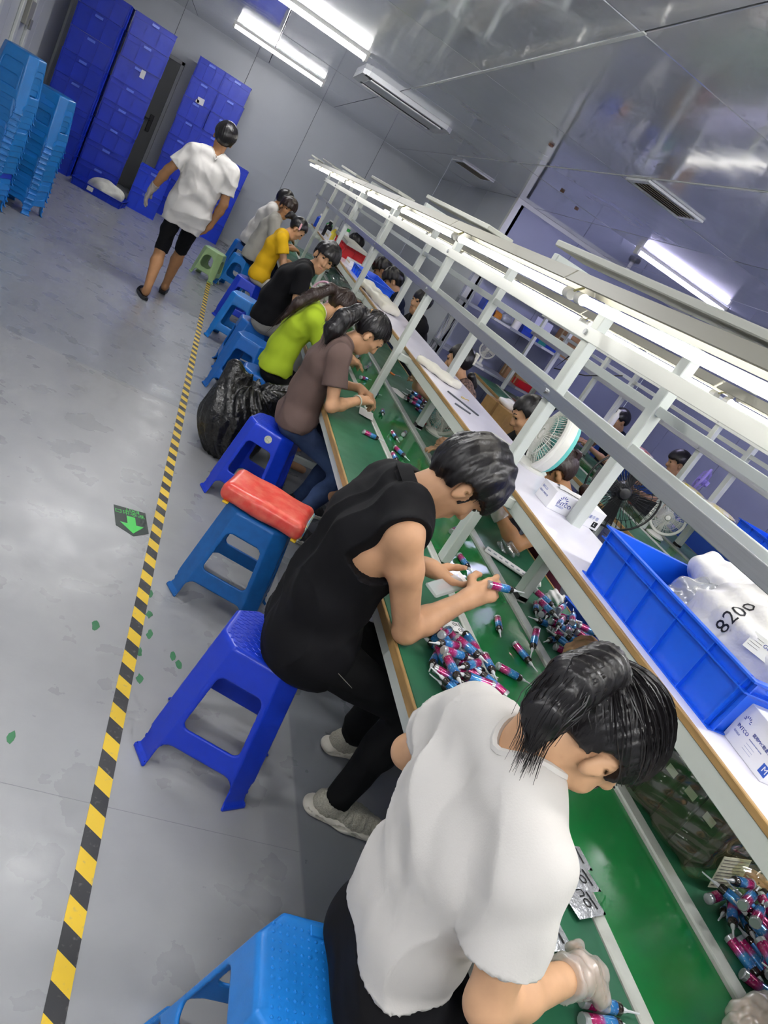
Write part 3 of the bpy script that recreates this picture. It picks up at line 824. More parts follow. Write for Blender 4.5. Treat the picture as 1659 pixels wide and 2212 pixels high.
def person(label, J, shirt, trousers, hair='short', skin=0, res=0.01, sleeve=0.6, fem=False, scale=1.0, hairm=None,
           hands=None, hem=0.02, collar=None, shorts=None, shoes=None, loose=1.0, face=True, wr=0.004, extra=None, group=None,
           legs=True, sleeveless=False, hang=None, strands=0):
    """J: joints dict (world): P W C N (spine), H head centre, F face dir, U head up, shL elL wrL shR elR wrR,
       hiL knL anL toL hiR knR anR toR ; left/right are the person's own"""
    org = np.array([J['P'][0], J['P'][1], 0.0])
    J = dict(J); tail = J.pop('tail', None)
    J = {k: np.asarray(v, float)-org if k not in ('F', 'U', 'L', 'hdL', 'hnL', 'hdR', 'hnR') else unit(v) for k, v in J.items()}
    if tail is not None: J['tail'] = ([np.asarray(q, float)-org for q in tail[0]], tail[1])
    root = empty('person', tuple(org), label=label, cat='person', group=group)
    l = J['L']; P, W, C, N, H, F = J['P'], J['W'], J['C'], J['N'], J['H'], J['F']
    U = unit(J['U']-F*(J['U']@F)); R = np.cross(F, U); A = np.stack([R, F, U])
    wd = (0.88 if fem else 1.0)*scale
    ms = SKIN[skin]
    up = unit(N-C)
    fwd = unit(np.cross(l, up))*-1
    def torso(B, g):
        hw = 0.07*wd
        B.cone(P-l*hw, P+l*hw, 0.118*wd+g, 0.118*wd+g)
        for sg in (-1, 1):
            B.cone(P+l*sg*0.055*wd, W+l*sg*0.05*wd, 0.105*wd+g, (0.092 if fem else 0.1)*wd+g)
            B.cone(W+l*sg*0.05*wd, C+l*sg*(0.058 if fem else 0.07)*wd, (0.092 if fem else 0.1)*wd+g, 0.098*wd+g)
            B.cone(C+l*sg*(0.058 if fem else 0.07)*wd, N+l*sg*0.065*wd-up*0.03, 0.098*wd+g, 0.062*wd+g)
            sh = J['shL'] if sg > 0 else J['shR']
            B.cone(N+l*sg*0.05*wd-up*0.015, sh, 0.055*wd+g, 0.056*wd+g)
            B.cone(C+l*sg*0.08*wd, sh-up*0.02, 0.072*wd+g, 0.048*wd+g)
    # ---- body: one continuous surface
    B = Blob(0.03); torso(B, -0.012)
    B.cone(N-up*0.02, H-U*0.075-F*0.015, 0.058*wd, 0.05*wd)
    hs = 0.96*scale if fem else scale
    B.ell(H+U*0.028*hs-F*0.012*hs, A, np.array([0.076, 0.094, 0.088])*hs, 0.02)
    B.ell(H-U*0.045*hs+F*0.022*hs, A, np.array([0.058, 0.066, 0.078])*hs, 0.03)
    B.cone(H-U*0.1*hs+F*0.05*hs-R*0.012, H-U*0.1*hs+F*0.05*hs+R*0.012, 0.026*hs, 0.026*hs, None, 0.03)
    if face:
        B.cone(H+U*0.012*hs+F*0.083*hs, H-U*0.03*hs+F*0.103*hs, 0.009*hs, 0.013*hs, None, 0.014)
        B.cone(H-U*0.034*hs+F*0.09*hs-R*0.012*hs, H-U*0.034*hs+F*0.09*hs+R*0.012*hs, 0.009*hs, 0.009*hs, None, 0.01)
        B.cone(H+U*0.028*hs+F*0.078*hs-R*0.035*hs, H+U*0.028*hs+F*0.078*hs+R*0.035*hs, 0.012*hs, 0.012*hs, None, 0.02)
        B.cone(H-U*0.064*hs+F*0.08*hs-R*0.016*hs, H-U*0.064*hs+F*0.08*hs+R*0.016*hs, 0.010*hs, 0.010*hs, None, 0.012)
        for sg in (-1, 1): B.ell(H-U*0.02*hs+F*0.062*hs+R*sg*0.04*hs, A, np.array([0.02, 0.02, 0.02])*hs, 0.02)
    for sg in (-1, 1):      # ears
        e = H+R*sg*0.076*hs-U*0.012*hs-F*0.008*hs
        Ae = np.stack([unit(R*sg-F*0.35), unit(F+R*sg*0.35), U])
        B.ell(e+R*sg*0.004, Ae, np.array([0.0085, 0.0175, 0.029])*hs, 0.006)
        B.ell(e-U*0.02*hs+F*0.004, Ae, np.array([0.009, 0.012, 0.014])*hs, 0.006)
    for sd in 'LR':
        sh, el, wr_ = J['sh'+sd], J['el'+sd], J['wr'+sd]
        B.cone(sh, sh+(el-sh)*0.35, 0.05*wd, 0.049*wd); B.cone(sh+(el-sh)*0.35, el, 0.049*wd, 0.037*wd, None, 0.02)
        fm = el+(wr_-el)*0.3
        B.chain([el, fm, wr_], [0.038*wd, 0.041*wd, 0.026*wd], 0.02)
        tips = hand_blob(B, wr_, J['hd'+sd], J['hn'+sd], (hands or {}).get(sd, [0.35, 0.4, 0.45, 0.5]), 0.93 if fem else 1.0, 1 if sd == 'L' else -1)
        J['tip'+sd] = np.mean(tips, 0)
        if legs:
            hi, kn, an, to = J['hi'+sd], J['kn'+sd], J['an'+sd], J['to'+sd]
            B.cone(hi, kn, 0.075*wd, 0.05*wd)
            cm = kn+(an-kn)*0.32-fwd*0.012
            B.chain([kn, cm, an], [0.05*wd, 0.055*wd, 0.034*wd], 0.02)
            B.cone(an-np.array([0, 0, 0.04]), to+np.array([0, 0, 0.0]), 0.035, 0.024)
    ear_cut = [(H+R*sg*0.088*hs-U*0.005*hs+F*0.0*hs) for sg in (-1, 1)]
    def fbody(p):
        d = B(p)
        for c in ear_cut: d = np.maximum(d, -(np.sqrt(((p-c.astype(np.float32))**2).sum(1))-0.0075))
        if face:
            for sg in (-1, 1):
                c = (H+U*0.008*hs+F*0.088*hs+R*sg*0.032*hs).astype(np.float32)
                d = np.maximum(d, -smin(np.sqrt((((p-c)@A.T.astype(np.float32)/np.array([1.5, 1, 1], np.float32))**2).sum(1))-0.011, np.full(len(p), 9., np.float32), 0.01))
        return d
    sdf_mesh('body', fbody, B.lo-0.02, B.hi+0.02, res, ms, root)
    if face:
        for sg in (-1, 1):
            c = H+U*0.008*hs+F*0.078*hs+R*sg*0.032*hs
            M = Matrix.Translation(Vector(c)) @ frame(Vector(R), Vector(F), Vector(U)).to_4x4() @ Matrix.Diagonal((1.35, 1, 0.75, 1))
            MB().lathe([(0.001, -0.009), (0.006, -0.0065), (0.009, 0), (0.006, 0.0065), (0.001, 0.009)], 10, M @ Matrix.Rotation(PI/2, 4, 'X')).build('eye', M_EYE, root, True)
            b0 = H+U*0.033*hs+F*0.09*hs+R*sg*0.016*hs; b1 = H+U*0.036*hs+F*0.076*hs+R*sg*0.048*hs
            MB().path([b0, (b0+b1)/2+U*0.004+F*0.003, b1], 0.003, 6, [0.003, 0.0035, 0.002]).build('eyebrow', hairm or M_HAIR, root, True)
        c = H-U*0.064*hs+F*0.0895*hs
        MB().path([c-R*0.02-F*0.006, c-R*0.008+U*0.002, c+R*0.008+U*0.002, c+R*0.02-F*0.006], 0.004, 6, [0.002, 0.0042, 0.0042, 0.002]).build('lips', M_LIP, root, True)
    # ---- shirt
    g = 0.014*loose
    S = Blob(0.04); torso(S, g)
    hemc = P-unit(W-P)*hem*1.0; hemn = -unit(W-P)
    if hang:
        for sg in (-1, 1):
            S.cone(C+l*sg*0.085*wd, hemc+l*sg*hang*wd, 0.105*wd, 0.10*wd, None, 0.05)
    cuts = []; SL = []
    lo, hi_ = S.lo.copy(), S.hi.copy()
    for sd in 'LR':
        sh, el = J['sh'+sd], J['el'+sd]; sgn = -1 if sd == 'R' else 1
        e = sh+(el-sh)*sleeve; u = unit(el-sh)
        if not sleeveless:
            b = Blob(0.03); b.cone(sh, e+u*0.05, 0.056*wd+g*0.9, 0.056*wd+g+0.006*loose)
            SL.append((b, e, u, 0.056*wd+g+0.006*loose)); lo = np.minimum(lo, b.lo); hi_ = np.maximum(hi_, b.hi)
        else: cuts.append((sh-u*0.005+l*sgn*0.012, unit(u*0.35+l*sgn*0.95)))
    neck_a, neck_b = N-up*0.03+fwd*0.0, H-U*0.07
    seed = float(org[0]*7+org[1]*3)
    def fshirt(p):
        p = p.astype(np.float32, copy=False)
        d = S(p); tor = d
        for e, u in cuts:
            q = p-e.astype(np.float32); dist = np.sqrt((q*q).sum(1))
            d = np.where(dist < 0.17, np.maximum(d, q@u.astype(np.float32)), d)
        for b, e, u, r0 in SL: d = smin(d, b(p), 0.022)
        d = d+wrinkle(p, wr, seed)
        for b, e, u, r0 in SL:
            q = p-e.astype(np.float32); t = q@u.astype(np.float32); rad = np.sqrt(np.maximum((q*q).sum(1)-t*t, 0))
            near = np.maximum(rad-r0-0.025, np.maximum(-t-0.05, t-0.2))
            d = np.where((near < 0) & (tor > 0.003), np.maximum(d, t), d)
            d = np.where(tor > 0.006, np.maximum(d, -np.maximum(rad-r0+0.013+wr*0.9, np.maximum(-(t+0.04), t-0.05))), d)
        d = np.maximum(d, (p-hemc.astype(np.float32))@hemn.astype(np.float32)+0.006*np.sin(p[:, 0]*40+p[:, 1]*33))
        d = np.maximum(d, -rcone(p, neck_a, neck_b, 0.058*wd, 0.072*wd))
        return d
    S.lo, S.hi = lo, hi_
    sh_o = sdf_mesh('shirt', fshirt, S.lo-0.03, S.hi+0.03, res, shirt, root)
    if collar is not None:
        nd = unit(neck_b-neck_a); ax = unit(np.cross(nd, l)); c0 = N+nd*0.005
        ring = []
        for t in np.linspace(0, 2*PI, 29)[:-1]:
            rr_ = (l*math.cos(t)+ax*math.sin(t))*0.068*wd
            hs_ = np.linspace(0.10, -0.07, 60)
            pr = np.array([neck_a+nd*(0.03+h_)+rr_*1.03 for h_ in hs_], np.float32)
            ins = np.nonzero(S(pr)+wrinkle(pr, wr, seed) < 0.0)[0]
            ring.append(pr[ins[0]].astype(float) if len(ins) else pr[-1].astype(float))
        ring = [(ring[i-1]+ring[i]*2+ring[(i+1) % len(ring)])/4 for i in range(len(ring))]
        if collar == 'stand':
            mb = MB(); vs = []
            for i, t in enumerate(np.linspace(0, 2*PI, 25)[:-1]):
                b = N-nd*0.012+(l*math.cos(t)*0.075+ax*math.sin(t)*0.076)*wd
                tpt = b+nd*0.05+(l*math.cos(t)+ax*math.sin(t))*0.004
                t2 = b+nd*0.012+(l*math.cos(t)+ax*math.sin(t))*0.022
                vs += [b, tpt, t2]
            n = 24
            fs = []
            for i in range(n):
                j = (i+1) % n
                fs += [(3*i, 3*j, 3*j+1, 3*i+1), (3*i+1, 3*j+1, 3*j+2, 3*i+2)]
            mb.add(vs, fs).build('collar', shirt, root, True)
        else:
            MB().path(ring, 0.0075, 6, closed=True).build('collar', collar, root, True)
    # ---- trousers / shorts
    if legs and trousers is not None:
        T = Blob(0.03)
        T.cone(P-l*0.075*wd, P+l*0.075*wd, 0.122*wd, 0.122*wd)
        T.cone(P+unit(W-P)*0.06-l*0.05, P+unit(W-P)*0.06+l*0.05, 0.108*wd, 0.108*wd)
        lc = []
        for sd in 'LR':
            hi, kn, an = J['hi'+sd], J['kn'+sd], J['an'+sd]
            T.cone(hi, kn, 0.088*wd, 0.063*wd)
            if shorts is None:
                T.cone(kn, kn+(an-kn)*0.4, 0.063*wd, 0.060*wd); T.cone(kn+(an-kn)*0.4, an+(an-kn)*0.02, 0.060*wd, 0.050*wd)
                lc.append((an, unit(an-kn)))
            else: lc.append((hi+(kn-hi)*shorts, unit(kn-hi)))
        def ftr(p):
            d = T(p)+wrinkle(p, wr*0.8, seed+1)
            for e, u in lc:
                q = p-e.astype(np.float32); dist = np.sqrt((q*q).sum(1))
                d = np.where(dist < (0.14 if shorts else 0.1), np.maximum(d, q@u.astype(np.float32)), d)
            return d
        sdf_mesh('trousers', ftr, T.lo-0.03, T.hi+0.03, max(res, 0.007), trousers, root)
        for sd in 'LR':
            if shoes is None: continue
            an, to = J['an'+sd], J['to'+sd]
            d = to-an; d[2] = 0; d = unit(d); zf = an[2]-(0.10 if shoes == 'slipper' else 0.085)
            if shoes == 'slipper':
                s = np.cross([0, 0, 1], d); heel = np.array([an[0], an[1], 0])-d*0.06; L = 0.27
                pts = [(0, .03), (.08, .036), (.17, .045), (.24, .04), (.268, .015), (.268, -.015), (.24, -.04), (.17, -.045), (.08, -.036), (0, -.03), (-.015, 0)]
                zz = zf+0.002
                vs = [heel+d*a+s*b+np.array([0, 0, zz]) for a, b in pts]+[heel+d*a+s*b+np.array([0, 0, zz+0.028]) for a, b in pts]
                n = len(pts)
                sl = MB().add(vs, [tuple(range(n-1, -1, -1)), tuple(range(n, 2*n))]+[(i, (i+1) % n, n+(i+1) % n, n+i) for i in range(n)]).build('slipper', MATS['black_plastic'], root)
                mb = MB(); ar = [heel+d*0.17+s*(0.046*math.cos(t))+np.array([0, 0, zz+0.025+0.05*math.sin(t)]) for t in np.linspace(0, PI, 9)]
                vs = []; 
                for a in ar: vs += [a-d*0.035, a+d*0.035]
                mb.add(vs, [(2*i, 2*i+1, 2*i+3, 2*i+2) for i in range(8)]+[(2*i+2, 2*i+3, 2*i+1, 2*i) for i in range(8)]).build('strap', MATS['black_plastic'], sl)
            else: make_shoe(root, an, d, zf, shoes, max(0.0045, res*0.7))
    # ---- hair
    hm = hairm or M_HAIR
    make_hair(root, hair, H, F, U, R, A, hs, N, l, hm, res, J, fem)
    if strands: hair_strands(root, hair, H, F, U, R, hs, hm, J, strands)
    return root, J, org

def make_shoe(root, an, d, zf, m, res):
    s = np.cross([0, 0, 1], d); z = np.array([0, 0, 1.0]); b0 = np.array([an[0], an[1], zf])
    up_ = Blob(0.03)
    up_.cone(b0-d*0.02+z*0.045, b0-d*0.005+z*0.085, 0.038, 0.034)
    up_.cone(b0-d*0.035+z*0.05, b0+d*0.08+z*0.045, 0.036, 0.04, (s, 1.05)); up_.cone(b0+d*0.08+z*0.044, b0+d*0.175+z*0.038, 0.042, 0.035)
    sole = Blob(0.02)
    sole.cone(b0-d*0.05+z*0.02, b0+d*0.06+z*0.018, 0.046, 0.044, (z, 1.9)); sole.cone(b0+d*0.06+z*0.018, b0+d*0.185+z*0.022, 0.05, 0.04, (z, 1.9))
    def fu(p):
        dd = up_(p)
        dd = np.maximum(dd, -(p[:, 2]-(zf+0.022)))
        dd = np.maximum(dd, -rcone(p, b0+z*0.075-d*0.0, b0+z*0.16-d*0.008, 0.030, 0.040))
        return dd+0.0012*np.sin((p@d.astype(np.float32))*260)
    sh = sdf_mesh('shoe', fu, up_.lo-.02, up_.hi+.02, res, m, root)
    def fs(p):
        dd = np.maximum(sole(p), zf-p[:, 2])
        t = p@d.astype(np.float32)
        w = np.sin(t*95)*0.5+0.5
        side = np.abs((p-b0.astype(np.float32))@s.astype(np.float32))
        dd = np.maximum(dd, -np.maximum(np.maximum(0.032-side, np.abs(p[:, 2]-(zf+0.018+0.006*np.sin(t*47)))-0.007*w), -dd-0.012))
        return dd
    sdf_mesh('sole', fs, sole.lo-.02, sole.hi+.02, res, M_SOLE, sh)
    mb = MB()
    for i in range(4):
        c = b0+d*(0.045+0.018*i)+z*(0.098-0.008*i)
        mb.path([c-s*0.02-z*0.006, c, c+s*0.02-z*0.006], 0.0025, 5)
    mb.build('lace', M_SOLE, sh)
M_SOLE = mat('shoe_sole_cream', 'd5d0c2', rough=0.55, var=0.1, vscale=30)

def make_hair(root, style, H, F, U, R, A, hs, N, l, hm, res, J, fem):
    if style is None: return
    D = Blob(0.03); g = 0.016
    cr = H+U*0.032*hs-F*0.016*hs
    D.ell(cr, A, (np.array([0.076, 0.094, 0.088])+g)*hs)
    if style in ('short', 'short_thick'):
        t = 0.016 if style == 'short' else 0.024
        D.ell(cr+U*0.012+F*0.01, A, (np.array([0.078, 0.094, 0.086])+t)*hs)
        D.ell(cr-U*0.03-F*0.035, A, np.array([0.072, 0.062, 0.07])*hs)
    if style in ('pony', 'pony_high', 'bun', 'tied'):
        pass
    Dn = Blob(0.02)      # tail pieces, not clipped
    tails = J.get('tail')
    if tails is not None:
        pts, rs = tails
        Dn.chain([p for p in pts], rs, 0.03)
    fr = {'short': 0.045, 'short_thick': 0.03, 'fringe': 0.02}.get(style, 0.062)
    def fh(p):
        q = (p-H.astype(np.float32))@A.T.astype(np.float32)
        d = D(p)
        x, y, z = q[:, 0]/hs, q[:, 1]/hs, q[:, 2]/hs
        # face opening: in front of the hair line and under the fringe
        jag = 0.006*np.sin(x*160)+0.004*np.sin(x*340+1)
        face = np.minimum(y-0.030-np.clip((z-0.02)*0.35, 0, 0.05), (fr+jag)-z)
        below = np.minimum(-0.035-np.clip(-(y+0.02), 0, .05)*0.9-z+0.012*np.abs(np.sin(x*90))*0.4, y+0.19)
        ear = np.sqrt((y+0.002)**2+(z+0.012)**2)-0.034
        ear = np.where(np.abs(x) > 0.05, -ear, -1.0)
        open_ = np.maximum(np.maximum(face, below), ear)
        open_ = np.where(open_ > 0.02, 0.02, open_)
        d = np.maximum(d, open_)
        d = d+0.0016*np.sin(np.arctan2(x, -y+0.02)*46+6*z*10)*np.clip((0.11-np.abs(z-0.02))*10, 0, 1)
        if style == 'short_thick': d = d+0.0045*np.sin(x*55+2.2*np.sin(y*40))*np.sin(y*48+z*30)+0.002*np.sin(x*130+y*110)
        if Dn.it:
            d = smin(d, Dn(p)+0.0018*np.sin((p[:, 0]+p[:, 1]*1.3)*230+p[:, 2]*60), 0.02)
        return d
    lo = np.minimum(D.lo, Dn.lo if Dn.it else D.lo)-0.03; hi = np.maximum(D.hi, Dn.hi if Dn.it else D.hi)+0.03
    sdf_mesh('hair', fh, lo, hi, max(0.006, res*0.85), hm, root)

def hair_strands(root, style, H, F, U, R, hs, hm, J, n):
    """loose strands lying over the hair cap; a comb of thin tapering tubes"""
    r = random.Random(11); mb = MB()
    c0 = H+U*0.032*hs-F*0.016*hs; rad = np.array([0.095, 0.113, 0.107])*hs
    g = unit(J['gather']) if 'gather' in J else unit(np.array([0.0, -0.45, 0.9]))
    def pt(d, k): return c0+(R*d[0]*rad[0]+F*d[1]*rad[1]+U*d[2]*rad[2])*k
    cnt = 0
    while cnt < n:
        d = unit(np.array([r.gauss(0, 1), r.gauss(0, 1), r.gauss(0.3, 1)]))
        x, y, z = d[0]*rad[0]/hs, (d[1]*rad[1])/hs-0.016, d[2]*rad[2]/hs+0.032
        if y > 0.03+max(0, (z-0.02)*0.35) and z < 0.055: continue
        if z < -0.03-max(0, -(y+0.02))*0.9+0.008: continue
        if abs(x) > 0.05 and (y+0.002)**2+(z+0.012)**2 < 0.036**2: continue
        ca = max(-1, min(1, float(d@g))); th = math.acos(ca)
        if th < 0.25: continue
        if 'gather' in J: t0, t1 = 0.0, 1.0
        else: t0, t1 = -0.05, min(0.9, 0.45/th+0.1)
        pts = []; off = r.uniform(0.985, 1.03); w = r.uniform(-0.12, 0.12)
        for i in range(9):
            t = t0+(t1-t0)*i/8
            q = (math.sin((1-t)*th)*d+math.sin(t*th)*g)/math.sin(th); q = unit(q+np.cross(q, g)*w*math.sin(PI*min(1, max(0, t))))
            lift = 1+0.04*max(0, -t)*4
            pts.append(pt(q, off*lift))
        ra = r.uniform(0.0008, 0.0016)
        mb.path(pts, ra, 3, [ra*(0.35+0.65*math.sin(PI*(0.12+0.8*i/8))) for i in range(9)]); cnt += 1
    if J.get('tail') is not None:
        pts0, rs0 = J['tail']
        for k in range(int(n*0.45)):
            a = r.uniform(0, 2*PI); q = math.sqrt(r.random()); pts = []; ext = r.uniform(0.8, 1.25); sp = r.uniform(0.9, 1.5)
            m = len(pts0); jx, jy, jz = r.gauss(0, 1), r.gauss(0, 1), r.gauss(0, 1)
            for i in range(10):
                t = i/9*ext*(m-1); k0 = min(int(t), m-2); f_ = t-k0
                c = pts0[k0]*(1-f_)+pts0[k0+1]*f_; rr = rs0[k0]*(1-f_)+rs0[min(k0+1, m-1)]*f_ if f_ <= 1 else rs0[-1]
                dr = unit(pts0[k0+1]-pts0[k0]); a1 = unit(np.cross(dr, U+0.01)); a2 = np.cross(dr, a1)
                sc = max(rr, 0.012)*1.04*(1+(sp-1)*i/9)
                pts.append(c+(a1*math.cos(a)+a2*math.sin(a))*q**0.3*sc+np.array([jx, jy, jz])*0.008*(i/9)**2)
            ra = r.uniform(0.0008, 0.0016)
            mb.path(pts, ra, 3, [ra*(1-0.75*(i/9)**2) for i in range(10)])
    o = mb.build('hair_strands', hm, root, True); o['kind'] = 'stuff'
def tail_down(J, offs, rs, back=0.10, upk=0.035):
    g = J['H']-J['F']*back+J['U']*upk
    J['tail'] = ([g]+[g+V3(*o) for o in offs], rs)
def glove_on(root, J, sd, size, m, curl, fem=True, cuff=0.07):
    """thin film glove over one hand, a child of the person"""
    B = Blob(0.012)
    hand_blob(B, J['wr'+sd], J['hd'+sd], J['hn'+sd], curl, size, 1 if sd == 'L' else -1)
    u = unit(J['wr'+sd]-J['el'+sd]); B.cone(J['wr'+sd]-u*cuff, J['wr'+sd], 0.036, 0.028, None, 0.02)
    e = J['wr'+sd]-u*(cuff-0.01)
    def f(p):
        d = B(p)-0.004+0.0028*np.sin(p[:, 0]*150+p[:, 2]*60)*np.sin(p[:, 1]*130)
        return np.maximum(d, -((p-e.astype(np.float32))@u.astype(np.float32)))
    return sdf_mesh('glove', f, B.lo-0.02, B.hi+0.02, 0.0045, m, root)
def sit(x, y, zt, face=0.0, lean=(5, 15, 35), hpitch=35, hyaw=0, hroll=0, fwd=0.02, scale=1.0, fem=False, handL=None, handR=None,
        footL=None, footR=None, elbow=(0, 0, -1), hdL=None, hdR=None, hnL=(0, 0, -1), hnR=(0, 0, -1), spread=0.16):
    """joints of a seated figure; face in degrees (0 = +x); hand/foot targets in world space"""
    a = math.radians(face); f = V3(math.cos(a), math.sin(a), 0); l = V3(-math.sin(a), math.cos(a), 0); z = V3(0, 0, 1)
    dr = lambda g: f*math.sin(math.radians(g))+z*math.cos(math.radians(g))
    s = scale; wd = 0.88*s if fem else s
    P = V3(x, y, zt+0.085)+f*fwd
    W = P+dr(lean[0])*0.165*s; C = W+dr((lean[0]+lean[1])/2)*0.2*s; N = C+dr(lean[1])*0.165*s
    h = a+math.radians(hyaw); p = math.radians(hpitch)
    F = V3(math.cos(h)*math.cos(p), math.sin(h)*math.cos(p), -math.sin(p)); U = V3(math.cos(h)*math.sin(p), math.sin(h)*math.sin(p), math.cos(p))
    if hroll:
        Rr = np.cross(F, U); U = U*math.cos(math.radians(hroll))+Rr*math.sin(math.radians(hroll))
    H = N+dr(lean[2])*0.085*s+U*0.075*s+F*0.02
    J = dict(P=P, W=W, C=C, N=N, H=H, F=F, U=U, L=l)
    up = unit(N-C)
    for sd, sg in (('L', 1), ('R', -1)):
        sh = N-up*0.045*s+l*sg*0.172*wd; J['sh'+sd] = sh
        t = handL if sd == 'L' else handR
        if t is None: t = V3(x, y, 0)+f*0.42+l*sg*0.1+z*0.8
        el, w = ik(sh, np.asarray(t, float), 0.285*s, 0.25*s, np.asarray(elbow, float)+l*sg*0.5)
        J['el'+sd] = el; J['wr'+sd] = w
        hd = hdL if sd == 'L' else hdR
        J['hd'+sd] = unit(hd if hd is not None else (w-el)*0.6+f*0.1-l*sg*0.3*0.5)
        J['hn'+sd] = np.asarray(hnL if sd == 'L' else hnR, float)
        hi = P+l*sg*0.085*wd-z*0.01; J['hi'+sd] = hi
        ft = footL if sd == 'L' else footR
        if ft is None: ft = V3(x, y, 0.085)+f*0.36+l*sg*spread
        kn, an = ik(hi, np.asarray(ft, float), 0.40*s, 0.41*s, f*0.7+z*0.8)
        J['kn'+sd] = kn; J['an'+sd] = an; J['to'+sd] = an+f*0.15+l*sg*0.03-z*0.045
    return J
# ---------------------------------------------------------------- the workers
M_WHITE_TEE = cloth('cotton_white', 'd2cfcb', 0.04, 0.85, 0.3)
M_BLACK_COT = cloth('cotton_black', '0c0c10', 0.2, 0.8, 0.3)
M_BLACK_JEAN = cloth('denim_black', '0e0f11', 0.3, 0.85, 0.2)
M_BROWN_TEE = cloth('cotton_brown', '66544f', 0.12, 0.85, 0.3)
M_LIME = cloth('cotton_lime', 'a9c22f', 0.1, 0.8, 0.3)
M_YELLOW = cloth('cotton_yellow', 'dcae1a', 0.1, 0.8, 0.25)
M_GREYC = cloth('cotton_grey', '9d9b95', 0.12, 0.85, 0.3)
M_GREY_SH = cloth('cotton_warm_grey', 'b4b1a8', 0.1, 0.85, 0.3)
M_JEANS = cloth('denim_blue', '3d4f74', 0.35, 0.85, 0.3, '24304c')
M_NAVY = cloth('cotton_navy', '1a2338', 0.2, 0.85)
M_CREAM = cloth('cotton_cream', 'd2cbbb', 0.1, 0.85)
M_MAROON = cloth('cotton_maroon', '4a1c28', 0.2, 0.8)
M_SHOE = mat('shoe_knit_cream', 'b9b5a4', rough=0.8, var=0.25, vscale=220, bump=0.4, bscale=260)
M_SHOE_D = mat('shoe_dark', '26262a', rough=0.7)

# worker in black sleeveless shirt
J = sit(0.665, 1.80, 0.48, face=-3, lean=(-7, 14, 38), hpitch=43, hyaw=-2, fwd=0.09, handR=(1.115, 1.735, 0.895), handL=(1.04, 1.90, 0.865),
        footR=(1.10, 1.665, 0.085), footL=(1.20, 1.985, 0.085), hdR=(0.75, 0.35, 0.45), hnR=(0.1, 0.75, -0.5), hdL=(0.85, -0.55, 0.1), hnL=(-0.1, 0.2, 0.9))
J['elR'] = V3(0.945, 1.645, 0.765)
bmroot, bmJ, bmorg = person('worker in black sleeveless shirt bending over a heap of small bottles', J, M_BLACK_COT, M_BLACK_JEAN, 'short_thick', 0, 0.006,
                   sleeveless=True, collar='stand', shoes=M_SHOE, hem=0.13, wr=0.012, loose=1.3, strands=380,
                   hands={'R': [0.45, 0.6, 0.7, 0.8], 'L': [0.25, 0.3, 0.35, 0.4]})

# pale seam stitching on the black jeans
hi_, kn_ = bmJ['hiR'], bmJ['knR']; sd_ = V3(0, -1, 0.25); M_STITCH = mat('stitch_pale', '8a8880', rough=0.8)
for a_, b_ in (((0.02, 0.03), (0.34, -0.01)), ((0.0, 0.05), (0.13, 0.055))):
    p0, p1 = hi_+(kn_-hi_)*a_[0]+V3(0, 0, a_[1]), hi_+(kn_-hi_)*b_[0]+V3(0, 0, b_[1])
    MB().path([p0+(p1-p0)*t+unit(sd_)*0.0905 for t in np.linspace(0, 1, 8)], 0.0011, 4).build('seam_stitch', M_STITCH, bmroot)

# worker in white tee nearest the camera
M_GLOVE = film('film_glove', 'f4f0ec', 0.06, 0.42, 'e9e5e0', 0.25, 40)
J = sit(0.755, 0.80, 0.47, face=0, lean=(-10, -2, 45), hpitch=60, hyaw=-4, fwd=0.065, fem=True, handR=(1.055, 0.672, 0.80), handL=(1.05, 1.0, 0.78),
        footR=(1.08, 0.68, 0.085), footL=(1.08, 0.95, 0.085), hdR=(0.9, 0.1, -0.35), hnR=(0.1, 0.3, -0.9), hdL=(0.9, -0.2, -0.1))
J['H'] = J['H']+V3(-0.06, 0.0, 0.02)
J['elR'] = V3(0.80, 0.575, 0.825)
J['elL'] = V3(0.775, 1.06, 0.83)
J['gather'] = V3(0.05, -0.99, -0.08)
hH, hF, hU = J['H'], J['F'], J['U']; hR = np.cross(hF, hU)
G0 = hH+hU*0.032-hF*0.016+hR*0.05*0.09-hF*0.99*0.108-hU*0.08*0.10
J['tail'] = ([G0, G0+V3(-0.03, -0.005, 0.004), G0+V3(-0.07, -0.02, -0.03), G0+V3(-0.095, -0.04, -0.085), G0+V3(-0.09, -0.055, -0.135)], [0.02, 0.03, 0.036, 0.028, 0.01])
wroot, wJ, worg = person('worker in white tee with loose black ponytail, nearest the camera', J, M_WHITE_TEE, M_BLACK_COT, 'pony', 2, 0.006,
                     sleeve=0.64, fem=True, collar=M_WHITE_TEE, hem=-0.10, wr=0.013, loose=1.0, shoes=M_SHOE_D, strands=420)
glove_on(wroot, wJ, 'R', 0.96, M_GLOVE, [0.35, 0.4, 0.45, 0.5])
g0 = wJ['tail'][0][0]
MB().path([g0+V3(-0.018, 0, 0)+0.026*(math.cos(t)*V3(0, 1, 0)+math.sin(t)*V3(0.2, 0, 0.95)) for t in np.linspace(0, 2*PI, 17)[:-1]], 0.006, 6, closed=True).build('hair_tie', mat('hair_tie_black', '1a1a1e', rough=0.6), wroot, True)

